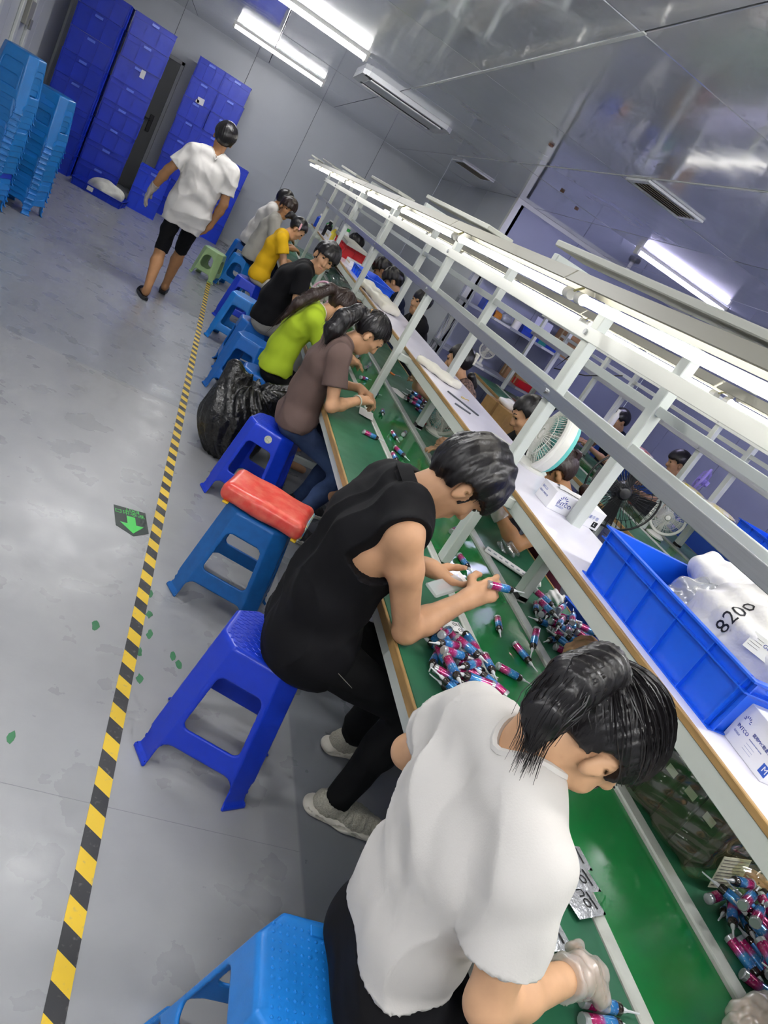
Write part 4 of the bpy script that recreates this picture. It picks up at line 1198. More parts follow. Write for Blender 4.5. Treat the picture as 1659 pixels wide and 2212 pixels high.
# worker in brown tee
J = sit(0.78, 3.76, 0.48, face=0, lean=(-5, 9, 45), hpitch=34, hyaw=-6, fwd=0.07, fem=True, scale=0.93, handR=(1.10, 3.70, 0.835), handL=(1.11, 3.88, 0.85),
        footR=(1.05, 3.55, 0.085), footL=(1.12, 3.9, 0.085), hdR=(0.7, 0.6, 0.1), hdL=(0.8, -0.5, 0), hnR=(0.2, 0.3, -0.8))
tail_down(J, [(-0.045, -0.01, -0.01), (-0.10, -0.03, -0.075), (-0.125, -0.05, -0.15), (-0.125, -0.06, -0.215)], [0.022, 0.034, 0.046, 0.044, 0.016])
brroot, brJ, brorg = person('worker in brown tee and jeans with long black ponytail', J, M_BROWN_TEE, M_JEANS, 'pony', 0, 0.0075, sleeve=0.62, fem=True, scale=0.93,
               collar=M_BROWN_TEE, hem=0.03, shoes=M_SHOE_D, strands=220, wr=0.010, hands={'R': [0.6, 0.7, 0.75, 0.8], 'L': [0.5, 0.55, 0.6, 0.65]})
tp_ = brJ['tail'][0][0]
MB().path([tp_+0.03*(math.cos(t)*V3(0, 1, 0)+math.sin(t)*V3(0.5, 0, 0.85)) for t in np.linspace(0, 2*PI, 13)[:-1]], 0.009, 6, closed=True).build('hair_tie', mat('scrunchie_tan', 'b8935c', rough=0.8), brroot, True)
wb_ = brJ['wrR']-unit(brJ['wrR']-brJ['elR'])*0.03; ub = unit(brJ['wrR']-brJ['elR']); a1 = unit(np.cross(ub, [0, 0, 1])); a2 = np.cross(ub, a1)
MB().path([wb_+0.031*(a1*math.cos(t)+a2*math.sin(t)) for t in np.linspace(0, 2*PI, 15)[:-1]], 0.004, 6, closed=True).build('bracelet', mat('bracelet_jade', 'b9c0b4', rough=0.2), brroot, True)
# worker in lime green
J = sit(0.72, 4.70, 0.45, face=0, lean=(-4, 20, 55), hpitch=38, hyaw=6, fwd=0.06, fem=True, scale=0.90, handR=(1.2, 4.72, 0.80), handL=(1.22, 4.9, 0.80))
tail_down(J, [(-0.05, -0.03, -0.012), (-0.13, -0.07, -0.085), (-0.20, -0.10, -0.18), (-0.245, -0.11, -0.31)], [0.018, 0.030, 0.036, 0.030, 0.008])
person('worker in lime green top with a very long brown ponytail', J, M_LIME, M_BLACK_COT, 'pony', 0, 0.009, sleeve=0.85, fem=True, scale=0.90, hairm=M_HAIRB, strands=150,
       collar=mat('cloth_cream_collar', 'd9d3c4', rough=0.8), hem=0.0, loose=1.2)
# worker in black tee looking at the camera
J = sit(0.70, 6.05, 0.47, face=-4, lean=(-4, 28, 45), hpitch=6, hyaw=-80, hroll=-14, fwd=0.06, handR=(1.12, 5.86, 0.80), handL=(1.15, 6.1, 0.80))
person('worker in black tee and grey trousers looking back at the camera', J, M_BLACK_COT, M_GREYC, 'short_thick', 0, 0.009, sleeve=0.62, collar=M_BLACK_COT, hem=0.02)
# worker in yellow
J = sit(0.66, 7.9, 0.48, face=0, lean=(0, 9, 40), hpitch=32, hyaw=-12, fwd=0.07, fem=True, scale=0.92, handR=(1.1, 7.82, 0.80), handL=(1.12, 8.05, 0.80))
tail_down(J, [(-0.05, -0.01, 0.005), (-0.085, -0.02, -0.03)], [0.022, 0.03, 0.018])
ywroot, ywJ, yworg = person('worker in yellow tee and cream trousers with a pink hair clip', J, M_YELLOW, M_CREAM, 'pony', 0, 0.010, sleeve=0.55, fem=True, scale=0.92, hem=0.04)
c_ = ywJ['H']+np.cross(ywJ['F'], ywJ['U'])*0.088+ywJ['U']*0.045
MB().bbox((-0.008, -0.02, -0.035), (0.008, 0.02, 0.035), 0.006, Matrix.Translation(Vector(c_))).build('hair_clip', mat('clip_pink', 'f0b4bc', rough=0.4), ywroot)
# two workers at the end of the bench
J = sit(0.64, 9.55, 0.44, face=-4, lean=(2, 12, 30), hpitch=8, hyaw=-72, hroll=-8, fwd=0.07, handR=(1.08, 9.4, 0.82), handL=(1.1, 9.65, 0.82))
person('worker in grey tee with bushy brown hair turning toward the camera', J, M_GREY_SH, M_NAVY, 'short_thick', 1, 0.011, sleeve=0.7, hairm=M_HAIRB, hem=0.06)
J = sit(0.62, 10.55, 0.47, face=-2, lean=(4, 16, 30), hpitch=18, hyaw=8, fwd=0.05, handR=(1.08, 10.4, 0.82), handL=(1.1, 10.65, 0.82))
person('worker in white tee at the very end of the bench', J, M_WHITE_TEE, M_NAVY, 'short', 1, 0.012, sleeve=0.65, hem=0.06)

# man walking away
def stand_walker():
    a = math.radians(97); f = V3(math.cos(a), math.sin(a), 0); l = V3(-math.sin(a), math.cos(a), 0)
    J = dict(L=l, P=V3(-0.125, 7.3, 0.865), W=V3(-0.12, 7.305, 1.03), C=V3(-0.115, 7.31, 1.22), N=V3(-0.10, 7.325, 1.375),
             H=V3(-0.10, 7.37, 1.548), F=unit(V3(-0.12, 1, -0.12)), U=V3(0.05, 0.1, 1))
    J.update(shL=V3(-0.285, 7.30, 1.325), elL=V3(-0.41, 7.28, 1.08), wrL=V3(-0.475, 7.36, 0.86), shR=V3(0.075, 7.30, 1.33), elR=V3(0.125, 7.27, 1.06), wrR=V3(0.095, 7.36, 0.82),
             hdL=V3(-0.2, 0.15, -1), hnL=V3(0.9, 0.2, 0), hdR=V3(-0.25, 0.25, -1), hnR=V3(-0.9, 0.2, 0))
    for sd, hi, an in (('L', V3(-0.215, 7.3, 0.84), V3(-0.175, 7.06, 0.10)), ('R', V3(-0.035, 7.3, 0.84), V3(-0.05, 7.62, 0.10))):
        kn, an = ik(hi, an, 0.41, 0.40, f); J['hi'+sd] = hi; J['kn'+sd] = kn; J['an'+sd] = an; J['to'+sd] = an+f*0.14-V3(0, 0, 0.06)+l*(0.02 if sd == 'L' else -0.02)
    return J
wkroot, wkJ, wkorg = person('man in white tee and black shorts walking away toward the crates', stand_walker(), M_WHITE_TEE, M_BLACK_COT, 'short', 1, 0.0085, sleeve=0.72,
       shorts=1.04, shoes='slipper', collar=M_WHITE_TEE, hem=0.17, loose=1.2, wr=0.013, hang=0.085, hands={'L': [0.3]*4, 'R': [0.5]*4}, face=True)

glove_on(wkroot, wkJ, 'L', 1.0, M_GLOVE, [0.3]*4)
# workers on the far side of the first bench (facing the walkway)
FS = 'workers on the far side of the first bench'
J = sit(2.30, 6.95, 0.46, face=180, lean=(4, 16, 25), hpitch=10, hyaw=28, fwd=0.05, handR=(1.78, 7.1, 0.80), handL=(1.75, 6.75, 0.80))
person('young worker in black with a fringe, facing the walkway behind the shelf', J, M_BLACK_COT, M_NAVY, 'fringe', 0, 0.010, sleeve=0.6, legs=False, group=FS)
J = sit(2.30, 5.05, 0.40, face=182, lean=(6, 26, 40), hpitch=25, hyaw=-35, fwd=0.05, fem=True, handR=(1.86, 5.2, 0.82), handL=(1.68, 4.68, 0.87), hdL=(-0.3, 0.1, 0.9), hnL=(-0.8, 0.2, -0.3))
J['tail'] = ([(2.17, 5.1, 1.06), (2.22, 5.12, 1.0)], [0.03, 0.04])
M_PATT = mat('knit_pattern', '8a6f66', rough=0.85, var=0.6, vscale=60, col2='2c2426')
ptroot, ptJ, ptorg = person('worker in patterned brown knit with a white hair claw', J, M_PATT, None, 'pony', 0, 0.010, sleeve=0.9, fem=True, legs=False, group=FS)
c_ = ptJ['H']-ptJ['F']*0.115+ptJ['U']*0.03
MB().bbox((-0.012, -0.03, -0.045), (0.012, 0.03, 0.045), 0.008, Matrix.Translation(Vector(c_))).build('hair_claw', mat('clip_white', 'e6e2d8', rough=0.4), ptroot)
J = sit(2.32, 3.78, 0.46, face=180, lean=(4, 20, 35), hpitch=38, hyaw=-10, fwd=0.05, fem=True, handR=(1.80, 3.95, 0.80), handL=(1.66, 3.62, 0.80))
J['tail'] = ([(2.22, 3.8, 1.18), (2.26, 3.8, 1.05), (2.27, 3.8, 0.95)], [0.03, 0.05, 0.03])
person('black-haired worker behind the teal desk fan, head bowed', J, M_BLACK_COT, None, 'pony', 0, 0.010, sleeve=0.6, fem=True, legs=False, group=FS)
J = sit(2.27, 3.02, 0.42, face=178, lean=(8, 26, 45), hpitch=45, hyaw=-20, fwd=0.05, fem=True, handR=(1.72, 3.02, 0.83), handL=(1.655, 2.83, 0.84), hdL=(-0.5, 0.5, 0.2), hdR=(-0.5, -0.3, 0.1))
J['elL'] = V3(1.815, 2.76, 0.77); J['wrL'] = V3(1.67, 2.86, 0.86)
J['tail'] = ([(2.16, 3.06, 1.09), (2.22, 3.08, 1.05), (2.24, 3.08, 0.98)], [0.032, 0.04, 0.02])
mrroot, mrJ, mrorg = person('worker in maroon with hair in a claw clip, behind the long glove box', J, M_MAROON, M_MAROON, 'pony', 1, 0.009, sleeve=0.55, fem=True, hairm=M_HAIRB, group=FS)
c_ = mrJ['H']-mrJ['F']*0.11+mrJ['U']*0.05
MB().bbox((-0.014, -0.035, -0.03), (0.014, 0.035, 0.03), 0.01, Matrix.Translation(Vector(c_))).build('hair_claw', mat('clip_brown', '3a2a2c', rough=0.25), mrroot)
glove_on(mrroot, mrJ, 'L', 0.95, M_GLOVE, [0.35, 0.4, 0.45, 0.5])
J = sit(2.25, 1.72, 0.46, face=180, lean=(4, 14, 25), hpitch=35, hyaw=0, fwd=0.0, handR=(1.86, 2.0, 0.78), handL=(1.635, 1.93, 0.80), hdL=(-0.95, -0.1, -0.15), hnL=(-0.1, 0.5, -0.8))
J['elL'] = V3(1.87, 1.83, 0.81)
person('worker reaching over a heap of bottles from behind the blue crate', J, M_BLACK_COT, None, 'short', 0, 0.0075, sleeve=0.6, legs=False, group=FS,
       hands={'L': [0.7, 0.75, 0.8, 0.85]})
J = sit(2.25, 1.16, 0.46, face=180, lean=(2, 8, 20), hpitch=30, hyaw=0, fwd=-0.02, handR=(1.90, 1.44, 0.82), handL=(2.03, 1.0, 0.76))
J['elR'] = V3(1.94, 1.45, 0.85); J['wrR'] = V3(1.77, 1.57, 0.84)
person('worker in black behind the crate, only an elbow showing under the shelf', J, M_BLACK_COT, None, 'short', 0, 0.009, sleeve=0.6, legs=False, group=FS)
J = sit(2.12, 0.50, 0.46, face=178, lean=(4, 14, 25), hpitch=30, hyaw=0, fwd=0.0, handR=(1.64, 0.68, 0.80), handL=(1.66, 0.3, 0.80), hdR=(-0.95, -0.1, -0.1))
lrroot, lrJ, lrorg = person('worker at the lower right edge, only a gloved hand showing', J, M_GREYC, None, 'short', 0, 0.011, sleeve=0.6, legs=False, group=FS)
glove_on(lrroot, lrJ, 'R', 1.0, M_GLOVE, [0.35, 0.4, 0.45, 0.5])
for (y, sh, nm) in ((11.0, M_GREYC, 'farthest worker across the bench, half hidden by red crates'), (8.75, M_BLACK_COT, 'tousle-haired worker behind the blue tray on the shelf'), (8.05, M_NAVY, 'dark-haired worker between the blue tray and the boy with a fringe')):
    J = sit(2.30, y, 0.46, face=182, lean=(6, 18, 30), hpitch=38, hyaw=-15, fwd=0.05)
    person(nm, J, sh, None, 'short_thick', 0, 0.013, sleeve=0.6, legs=False, group=FS)
# workers at the second bench
J = sit(5.0, 5.8, 0.46, face=180, lean=(4, 16, 28), hpitch=22, hyaw=-20, fwd=0.04, fem=True, handR=(4.42, 5.75, 0.84), handL=(4.45, 5.55, 0.82))
person('worker in white blouse at the second bench beside a violet fan', J, M_WHITE_TEE, None, 'short', 0, 0.012, sleeve=0.8, fem=True, legs=False)
J = sit(4.95, 6.95, 0.46, face=180, lean=(4, 16, 28), hpitch=30, hyaw=0, fwd=0.04, fem=True)
person('dark-haired worker at the second bench behind the white bottle', J, M_NAVY, None, 'short', 0, 0.014, sleeve=0.6, fem=True, legs=False)
# ================================================================ small bottles and things on the first bench
def label_wrap():
    m = bpy.data.materials.new('bottle_wrap_pink_blue'); m.use_nodes = True
    nt = m.node_tree; b = nt.nodes['Principled BSDF']; N = nt.nodes.new; L = nt.links.new
    tc = N('ShaderNodeTexCoord'); sp = N('ShaderNodeSeparateXYZ'); L(tc.outputs['Object'], sp.inputs[0])
    mr = N('ShaderNodeMapRange'); mr.inputs[1].default_value = 0.0; mr.inputs[2].default_value = 0.066; L(sp.outputs[0], mr.inputs[0])
    cr = N('ShaderNodeValToRGB'); L(mr.outputs[0], cr.inputs[0])
    e = cr.color_ramp.elements; e[0].position = 0.0; e[0].color = lin('a01c5e'); e[1].position = 1.0; e[1].color = lin('2e6fb8')
    for p, c in ((0.30, 'c22a74'), (0.46, 'b55fa6'), (0.56, '4f9edc'), (0.85, '3b8ad0')):
        x = e.new(p); x.color = lin(c)
    vo = N('ShaderNodeTexNoise'); vo.inputs['Scale'].default_value = 170; L(tc.outputs['Object'], vo.inputs['Vector'])
    m2 = N('ShaderNodeMapRange'); m2.inputs[1].default_value = 0.60; m2.inputs[2].default_value = 0.66; m2.inputs[4].default_value = 0.8; L(vo.outputs[0], m2.inputs[0])
    mx = N('ShaderNodeMix'); mx.data_type = 'RGBA'; L(m2.outputs[0], mx.inputs[0]); L(cr.outputs[0], mx.inputs[6]); mx.inputs[7].default_value = lin('e8e4ee')
    L(mx.outputs[2], b.inputs['Base Color'])
    b.inputs['Roughness'].default_value = 0.16; b.inputs['Metallic'].default_value = 0.35; b.inputs['Coat Weight'].default_value = 0.8
    return m
M_WRAP = label_wrap()
M_GLASS_END = mat('bottle_end_grey', 'b9bcc0', rough=0.12, metal=0.5)
M_COLLAR = mat('bottle_collar_smoke', '2b2522', rough=0.15, coat=0.6)
M_NOZZLE = mat('nozzle_frosted', 'cfd2d6', rough=0.3)
XAX = Matrix.Rotation(PI/2, 4, 'Y')
def _ml(prof, name, m, n=10):
    me = MB().lathe(prof, n, XAX).mesh(name, True); me.materials.append(m); return me
VM = [('barrel', _ml([(0.0130, 0.0), (0.0132, 0.001), (0.0132, 0.065), (0.0130, 0.066)], 'barrel', M_WRAP, 12)),
      ('end_cap', _ml([(0.0112, -0.011), (0.0136, -0.009), (0.0136, 0.0)], 'end_cap', M_GLASS_END, 12)),
      ('collar', _ml([(0.0120, 0.066), (0.0120, 0.078), (0.008, 0.083)], 'collar', M_COLLAR)),
      ('nozzle', _ml([(0.0056, 0.083), (0.0050, 0.092), (0.0026, 0.098), (0.0018, 0.128)], 'nozzle', M_NOZZLE, 8))]
VLEN = 0.128
def vial(p, az, el, label, group, z=None, roll=0.0):
    """small bottle lying with its axis at azimuth az, elevation el; p = centre of the barrel"""
    o = bpy.data.objects.new('small_bottle', None); o.empty_display_size = 0.02; COL.objects.link(o)
    R = Matrix.Rotation(az, 4, 'Z') @ Matrix.Rotation(-el, 4, 'Y')
    o.matrix_world = Matrix.Translation(Vector(p)) @ R @ Matrix.Translation((-0.04, 0, 0))
    tag(o, label, 'bottle', group)
    for nm, me in VM:
        link(bpy.data.objects.new(nm, me), o)
    return o
def seg_dist(a0, a1, b0, b1):
    best = 9
    for s in (0, .25, .5, .75, 1):
        p = a0.lerp(a1, s); d = b1-b0; t = max(0, min(1, (p-b0).dot(d)/max(d.length_squared, 1e-9))); best = min(best, (p-(b0+d*t)).length)
        p = b0.lerp(b1, s); d = a1-a0; t = max(0, min(1, (p-a0).dot(d)/max(d.length_squared, 1e-9))); best = min(best, (p-(a0+d*t)).length)
    return best
def pile(poly_fn, n, label, group, z0=TZ, az=None, seed=1, maxz=0.08):
    r = random.Random(seed); done = []; rad = 0.0134
    for i in range(n):
        for tr in range(60):
            x, y = poly_fn(r); a = (az+r.gauss(0, 0.35)+(PI if r.random() < 0.3 else 0)) if az is not None else r.uniform(0, 2*PI)
            z = z0+rad; d = Vector((math.cos(a), math.sin(a), 0))
            while z < z0+maxz:
                c = Vector((x, y, z)); a0, a1 = c-d*0.045, c+d*0.05
                if all(seg_dist(a0, a1, b0, b1) > 2*rad*0.93 for b0, b1 in done): break
                z += rad*0.5
            if z < z0+maxz: break
        else: continue
        c = Vector((x, y, z)); done.append((c-d*0.045, c+d*0.05))
        vial((x, y, z), a, 0 if z < z0+rad*1.2 else r.uniform(-0.12, 0.12), label, group)
def in_poly(pts):
    xs_ = [p[0] for p in pts]; ys_ = [p[1] for p in pts]
    def ins(x, y):
        c = False; n = len(pts)
        for i in range(n):
            x1, y1 = pts[i]; x2, y2 = pts[(i+1) % n]
            if (y1 > y) != (y2 > y) and x < (x2-x1)*(y-y1)/(y2-y1)+x1: c = not c
        return c
    def f(r):
        while True:
            x, y = r.uniform(min(xs_), max(xs_)), r.uniform(min(ys_), max(ys_))
            if ins(x, y): return x, y
    return f
pile(in_poly([(1.06, 1.70), (1.19, 1.72), (1.22, 1.55), (1.18, 1.47), (1.06, 1.44), (1.04, 1.58)]), 34, 'pink and blue bottle in the heap between the two nearest workers', 'bottles heaped between the two nearest workers', seed=4)
pile(in_poly([(1.72, 2.27), (1.84, 2.25), (1.90, 2.08), (1.80, 1.94), (1.70, 1.98)]), 30, 'pink and blue bottle in the heap under the reaching hand', 'bottles heaped on the far table under the reaching hand', seed=5)
pile(in_poly([(1.69, 0.985), (1.93, 0.99), (1.93, 0.66), (1.695, 0.66)]), 66, 'pink and blue bottle in the large heap at the lower right', 'bottles heaped at the lower right corner', seed=6, maxz=0.10)
pile(in_poly([(1.74, 4.95), (1.86, 4.98), (1.84, 4.62), (1.74, 4.60)]), 14, 'pink and blue bottle in the heap by the patterned sleeve', 'bottles by the patterned sleeve', seed=8)
def single(a, b, label, group=None, zb=TZ-0.006):
    a, b = Vector((a[0], a[1], 0)), Vector((b[0], b[1], 0)); d = b-a; az = math.atan2(d.y, d.x); m = a+d.normalized()*0.05
    vial((m.x, m.y, zb+0.0137), az, 0, label, group)
SG = 'single bottles riding on the green belt'
single((1.455, 2.04), (1.43, 1.95), 'bottle on the belt pointing at the camera beside the nearest workers', SG)
single((1.476, 1.90), (1.511, 1.79), 'bottle on the belt just beyond the paler one by the white-shirted worker', SG)
single((1.325, 1.712), (1.42, 1.685), 'bottle on the belt nearest the white-shirted worker', SG)
single((1.42, 2.46), (1.44, 2.36), 'bottle lying on the belt at the foot of the nearest steel post', SG)
single((1.45, 2.68), (1.53, 2.79), 'bottle on the belt in front of the worker in maroon', SG)
single((1.345, 3.54), (1.394, 3.45), 'bottle on the belt midway between black-shirted and brown-shirted workers', SG)
single((1.303, 3.41), (1.31, 3.29), 'bottle near the belt edge by the black-shirted worker shoulder', SG)
single((1.385, 3.81), (1.40, 3.70), 'bottle on the belt level with the small bench fan', SG)
single((1.475, 3.87), (1.54, 4.02), 'bottle on the belt next to the far strip and the bench fan', SG)
single((1.40, 4.20), (1.38, 4.09), 'bottle on the belt level with the hands of the worker in brown', SG)
single((1.36, 4.50), (1.44, 4.56), 'bottle on the belt past the hands of the worker in brown', SG)
single((1.34, 4.79), (1.42, 4.86), 'bottle on the belt beside the second steel post', SG)
single((1.45, 5.20), (1.50, 5.31), 'first of three bottles on the belt before the face of the worker in brown', SG)
single((1.52, 5.38), (1.55, 5.50), 'second of three bottles on the belt before the face of the worker in brown', SG)
single((1.42, 5.45), (1.47, 5.57), 'third of three bottles on the belt before the face of the worker in brown', SG)
single((1.14, 3.52), (1.23, 3.525), 'lone bottle on the green table top between brown-shirted and black-shirted workers', None, TZ)
single((1.11, 0.672), (1.24, 0.665), 'bottle on the table just below the gloved hand of the white-shirted worker', None, TZ)
single((1.09, 0.635), (1.2, 0.638), 'bottle on the table at the very bottom edge below the gloved hand', None, TZ)
# held bottles
vial((1.205, 1.765, 0.955), 0.1, 0.12, 'bottle held in the right hand of the worker in black', None)
vial((1.545, 1.915, 0.765), -1.9, -0.45, 'bottle gripped by the hand reaching over the far heap', None)

M_FOIL = mat('pouch_foil', 'c9cbd2', rough=0.22, metal=0.5, bump=0.5, bscale=60)
M_PRINT = mat('print_black', '15161a', rough=0.5)
M_PAPER = mat('paper_white', 'e9e7e6', rough=0.7)
M_CLEAR = film('clear_film', 'f2f5f6', 0.10, 0.12, 'e4e8ea', 0.15, 25)
def puffy(name, w, l, h, m, parent, M, seed=0):
    mb = MB(); n = 9; r = random.Random(seed); vs = []; fs = []
    for side in (1, -1):
        for i in range(n):
            for j in range(n):
                u, v = i/(n-1), j/(n-1); k = (math.sin(PI*u)*math.sin(PI*v))**0.6
                vs.append(M @ Vector(((u-.5)*w, (v-.5)*l, (0.5*h*side*k+h*0.5)+(r.uniform(-.0012, .0012) if 0 < i < n-1 and 0 < j < n-1 else 0))))
    for i in range(n-1):
        for j in range(n-1):
            a = i*n+j; fs.append((a, a+n, a+n+1, a+1)); b = n*n+a; fs.append((b, b+1, b+n+1, b+n))
    return mb.add(vs, fs).build(name, m, parent, True)
for k, (x, y, a) in enumerate(((1.262, 1.005, 0.1), (1.255, 0.945, 0.25), (1.235, 0.885, 0.3), (1.10, 0.795, 0.2))):
    t = empty('foil_pouch', (x, y, TZ+(0.006 if x > 1.2 else 0.0)), a, label='silver foil pouch with black logo, %s of the pouches beside the white sleeve' % ('first', 'second', 'third', 'fourth')[k], cat='pouch', group='foil pouches by the white sleeve')
    puffy('pouch_body', 0.095, 0.062, 0.010, M_FOIL, t, Matrix.Identity(4), k)
    MB().box((0.02, -0.02, 0.0105), (0.024, 0.02, 0.0112)).build('print_bar', M_PRINT, t)
    text_mesh('OU', 0.030, 'logo', M_PRINT, t, (0.012, -0.016, 0.0112), (0, 0, PI/2))
# flat black-and-white cards by the elbow of the worker in black
for k in range(2):
    t = empty('product_card', (1.17+0.012*k, 1.86-0.030*k, TZ+0.001+0.003*k), 0.28, label=('upper' if k else 'lower')+' white product card with black band under the forearm of the worker in black', cat='card')
    MB().bbox((-0.075, -0.018, 0), (0.075, 0.018, 0.003), 0.0005).build('card_sheet', M_PAPER, t)
    MB().box((-0.075, -0.018, 0.0031), (0.03, -0.010, 0.0034)).build('black_band', M_PRINT, t)
    text_mesh('OU', 0.022, 'logo', M_PRINT, t, (0.038, -0.006, 0.0034), (0, 0, 0))
# clear blister held by the worker in black
t = empty('blister_pack', (1.085, 1.83, 0.865), rot=(0.15, -0.35, 0.5), label='clear plastic blister pack held by the worker in black', cat='blister pack')
MB().bbox((-0.075, -0.03, -0.006), (0.075, 0.03, 0.006), 0.005).build('clear_shell', mat('clear_shell', 'dfe3e6', rough=0.12, alpha=0.45, spec=0.7), t)
MB().bbox((-0.045, -0.011, -0.004), (0.045, 0.011, 0.004), 0.004).build('insert', mat('blister_insert', 'c9a8a0', rough=0.3), t)
MB().bbox((0.055, -0.03, 0.0062), (0.07, 0.03, 0.0068), 0.0002).build('label_strip', M_PAPER, t)
# paper slips, white tray, tissue on the far table
def slip(x, y, rz, w, l, label, m=M_PAPER, z=TZ, h=0.002):
    o = MB().bbox((-w/2, -l/2, 0), (w/2, l/2, h), 0.0004).build('paper_slip', m); o.location = (x, y, z); o.rotation_euler = (0, 0, rz)
    return tag(o, label, 'paper')
slip(1.235, 3.93, -0.2, 0.09, 0.17, 'printed white slip lying across the strip before the worker in brown', z=TZ+0.0065)
slip(1.70, 4.95, 0.5, 0.12, 0.2, 'white paper sheet on the far table by the patterned sleeve')
slip(1.02, 3.98, 0.4, 0.1, 0.14, 'folded white paper on the table under the forearm of the worker in brown')
t = empty('white_tray', (1.745, 2.58, TZ+0.0065), -0.55, label='long white slotted tray on the far table below the bent arm', cat='tray')
MB().bbox((-0.14, -0.03, 0), (0.14, 0.03, 0.012), 0.003).build('tray_base', M_PAPER, t)
for k in range(9):
    MB().bbox((-0.13+0.03*k, -0.022, 0.012), (-0.114+0.03*k, -0.004, 0.0126), 0.0002).build('slot', mat('slot_grey', '9a9fa6', rough=0.6), t)
for k, (x, y, s, lab) in enumerate(((1.80, 2.48, 0.055, 'crumpled white tissue beside the white tray'), (1.90, 2.42, 0.05, 'crumpled white film bag at the far table edge behind the nearest shelf leg'),
                                   (1.35, 2.42, 0.03, 'small wad of white tissue on the belt by the steel post'), (1.78, 2.74, 0.06, 'clear crumpled bag in front of the bent arm'))):
    def crum(p, s=s, k=k):
        q = p/s; return (np.sqrt((q*q*np.array([1, 1.4, 2.6])).sum(1))-0.8+0.22*np.sin(q[:, 0]*5+k)*np.sin(q[:, 1]*6+2*k)+0.1*np.sin(q[:, 2]*11+q[:, 0]*7))*s*0.5
    o = sdf_mesh('crumpled_tissue', crum, (-1.3*s,)*3, (1.3*s,)*3, s*0.09, M_PAPER if k != 3 else M_CLEAR)
    o.location = (x, y, (TZ if k != 2 else TZ-0.006)+0.52*s); tag(o, lab, 'tissue')
# orange-handled scissors before the worker in patterned knit
t = empty('scissors', (1.78, 5.55, TZ), 0.6, label='orange scissors lying on the far table before the patterned sleeve', cat='scissors')
for s in (-1, 1):
    MB().prism([(0, s*0.004), (0.09, s*0.012), (0.1, s*0.010), (0.02, -s*0.002)], 0.001, 0.004).build('blade', M_ALU, t)
    MB().path([(-0.005+0.022*math.cos(q)-0.03, s*0.016+0.014*math.sin(q), 0.005) for q in np.linspace(0, 2*PI, 13)[:-1]], 0.004, 6, closed=True).build('handle', mat('plastic_orange', 'e07a1f', rough=0.4), t)
# red bottle cap thing near the bench fan
o = MB().lathe([(0.024, 0), (0.027, 0.01), (0.024, 0.035), (0.012, 0.045)], 16).build('red_pot', mat('plastic_red', 'c81f24', rough=0.3), None, True)
o.location = (1.76, 4.42, TZ); tag(o, 'small red plastic pot on the far table beside the bench fan', 'pot')

# clear bag of black boxes on the far table
bg = empty('bagged_boxes', (1.80, 1.25, TZ), math.radians(8), label='clear yellowish plastic bag full of black cartons under the shelf', cat='bag of boxes')
M_BLKBOX = mat('carton_black', '0f1013', rough=0.45)
M_BOXLAB = mat('carton_label', 'cfd2d2', rough=0.5)
k = 0
for i in range(3):
    for j in range(4):
        M = Matrix.Translation((-0.095+0.075*i, -0.115+0.078*j, 0.004)) @ Matrix.Rotation(rnd.uniform(-.06, .06), 4, 'Z')
        h = 0.19+rnd.uniform(-.03, .0)
        b = MB().bbox((-0.034, -0.036, 0), (0.034, 0.036, h), 0.002, M).build('carton', M_BLKBOX, bg)
        MB().box((-0.026, -0.026, h+0.0003), (-0.010, 0.018, h+0.0008), M).build('carton_label', M_BOXLAB, b)
        MB().box((-0.0346, -0.02, h*0.72), (-0.0342, 0.016, h*0.84), M).build('carton_label', M_BOXLAB, b)
for (x, y, z, a) in ((0.03, 0.10, 0.20, 0.5), (0.08, 0.0, 0.205, 0.2)):
    M = Matrix.Translation((x, y, z)) @ Matrix.Rotation(a, 4, 'Z') @ Matrix.Rotation(0.2, 4, 'X')
    b = MB().bbox((-0.03, -0.075, 0), (0.03, 0.075, 0.022), 0.002, M).build('carton', M_BLKBOX, bg)
    MB().box((-0.01, -0.05, 0.0222), (0.012, 0.02, 0.0226), M).build('carton_label', M_BOXLAB, b)
def bagf(p):
    b = rbox(p, (-0.015, 0.0, 0.118), np.eye(3), (0.145, 0.19, 0.118), 0.03)
    c = rcone(p, V3(0.02, -0.16, 0.06), V3(0.10, -0.27, 0.045), 0.06, 0.045)
    return smin(b, c, 0.05)+0.006*np.sin(p[:, 0]*60+8*p[:, 2])*np.sin(p[:, 1]*48+p[:, 0]*9)+0.003*np.sin(p[:, 2]*120+p[:, 1]*50)
M_BAGF = film('film_yellowish', 'f4f5e4', 0.09, 0.05, 'e2e8b0', 0.09, 11)
o = sdf_mesh('film', bagf, (-.2, -.36, -0.0), (.2, .23, .27), 0.007, M_BAGF, bg)
MB().bbox((-0.06, -0.001, -0.045), (0.06, 0.001, 0.045), 0.0005, Matrix.Translation((-0.05, -0.205, 0.06)) @ Matrix.Rotation(-0.25, 4, 'X')).build('paper_label', mat('paper_cream', 'd9d8c0', rough=0.7, var=0.15, vscale=80), bg)
for k in range(9):
    MB().box((-0.055, -0.0022, 0.036-0.009*k), (0.05-0.01*(k % 3), -0.0012, 0.0375-0.009*k), Matrix.Translation((-0.05, -0.205, 0.06)) @ Matrix.Rotation(-0.25, 4, 'X')).build('print_line', mat('print_grey', '6c6c64', rough=0.6), bg)
o = MB().bbox((-0.1, -0.06, 0), (0.1, 0.06, 0.03), 0.006).build('dark_pouch', M_BLACK_COT); o.location = (1.83, 1.52, TZ); o.rotation_euler = (0, 0, 0.3)
tag(o, 'dark folded pouch on the far table behind the clear bag of cartons', 'pouch')
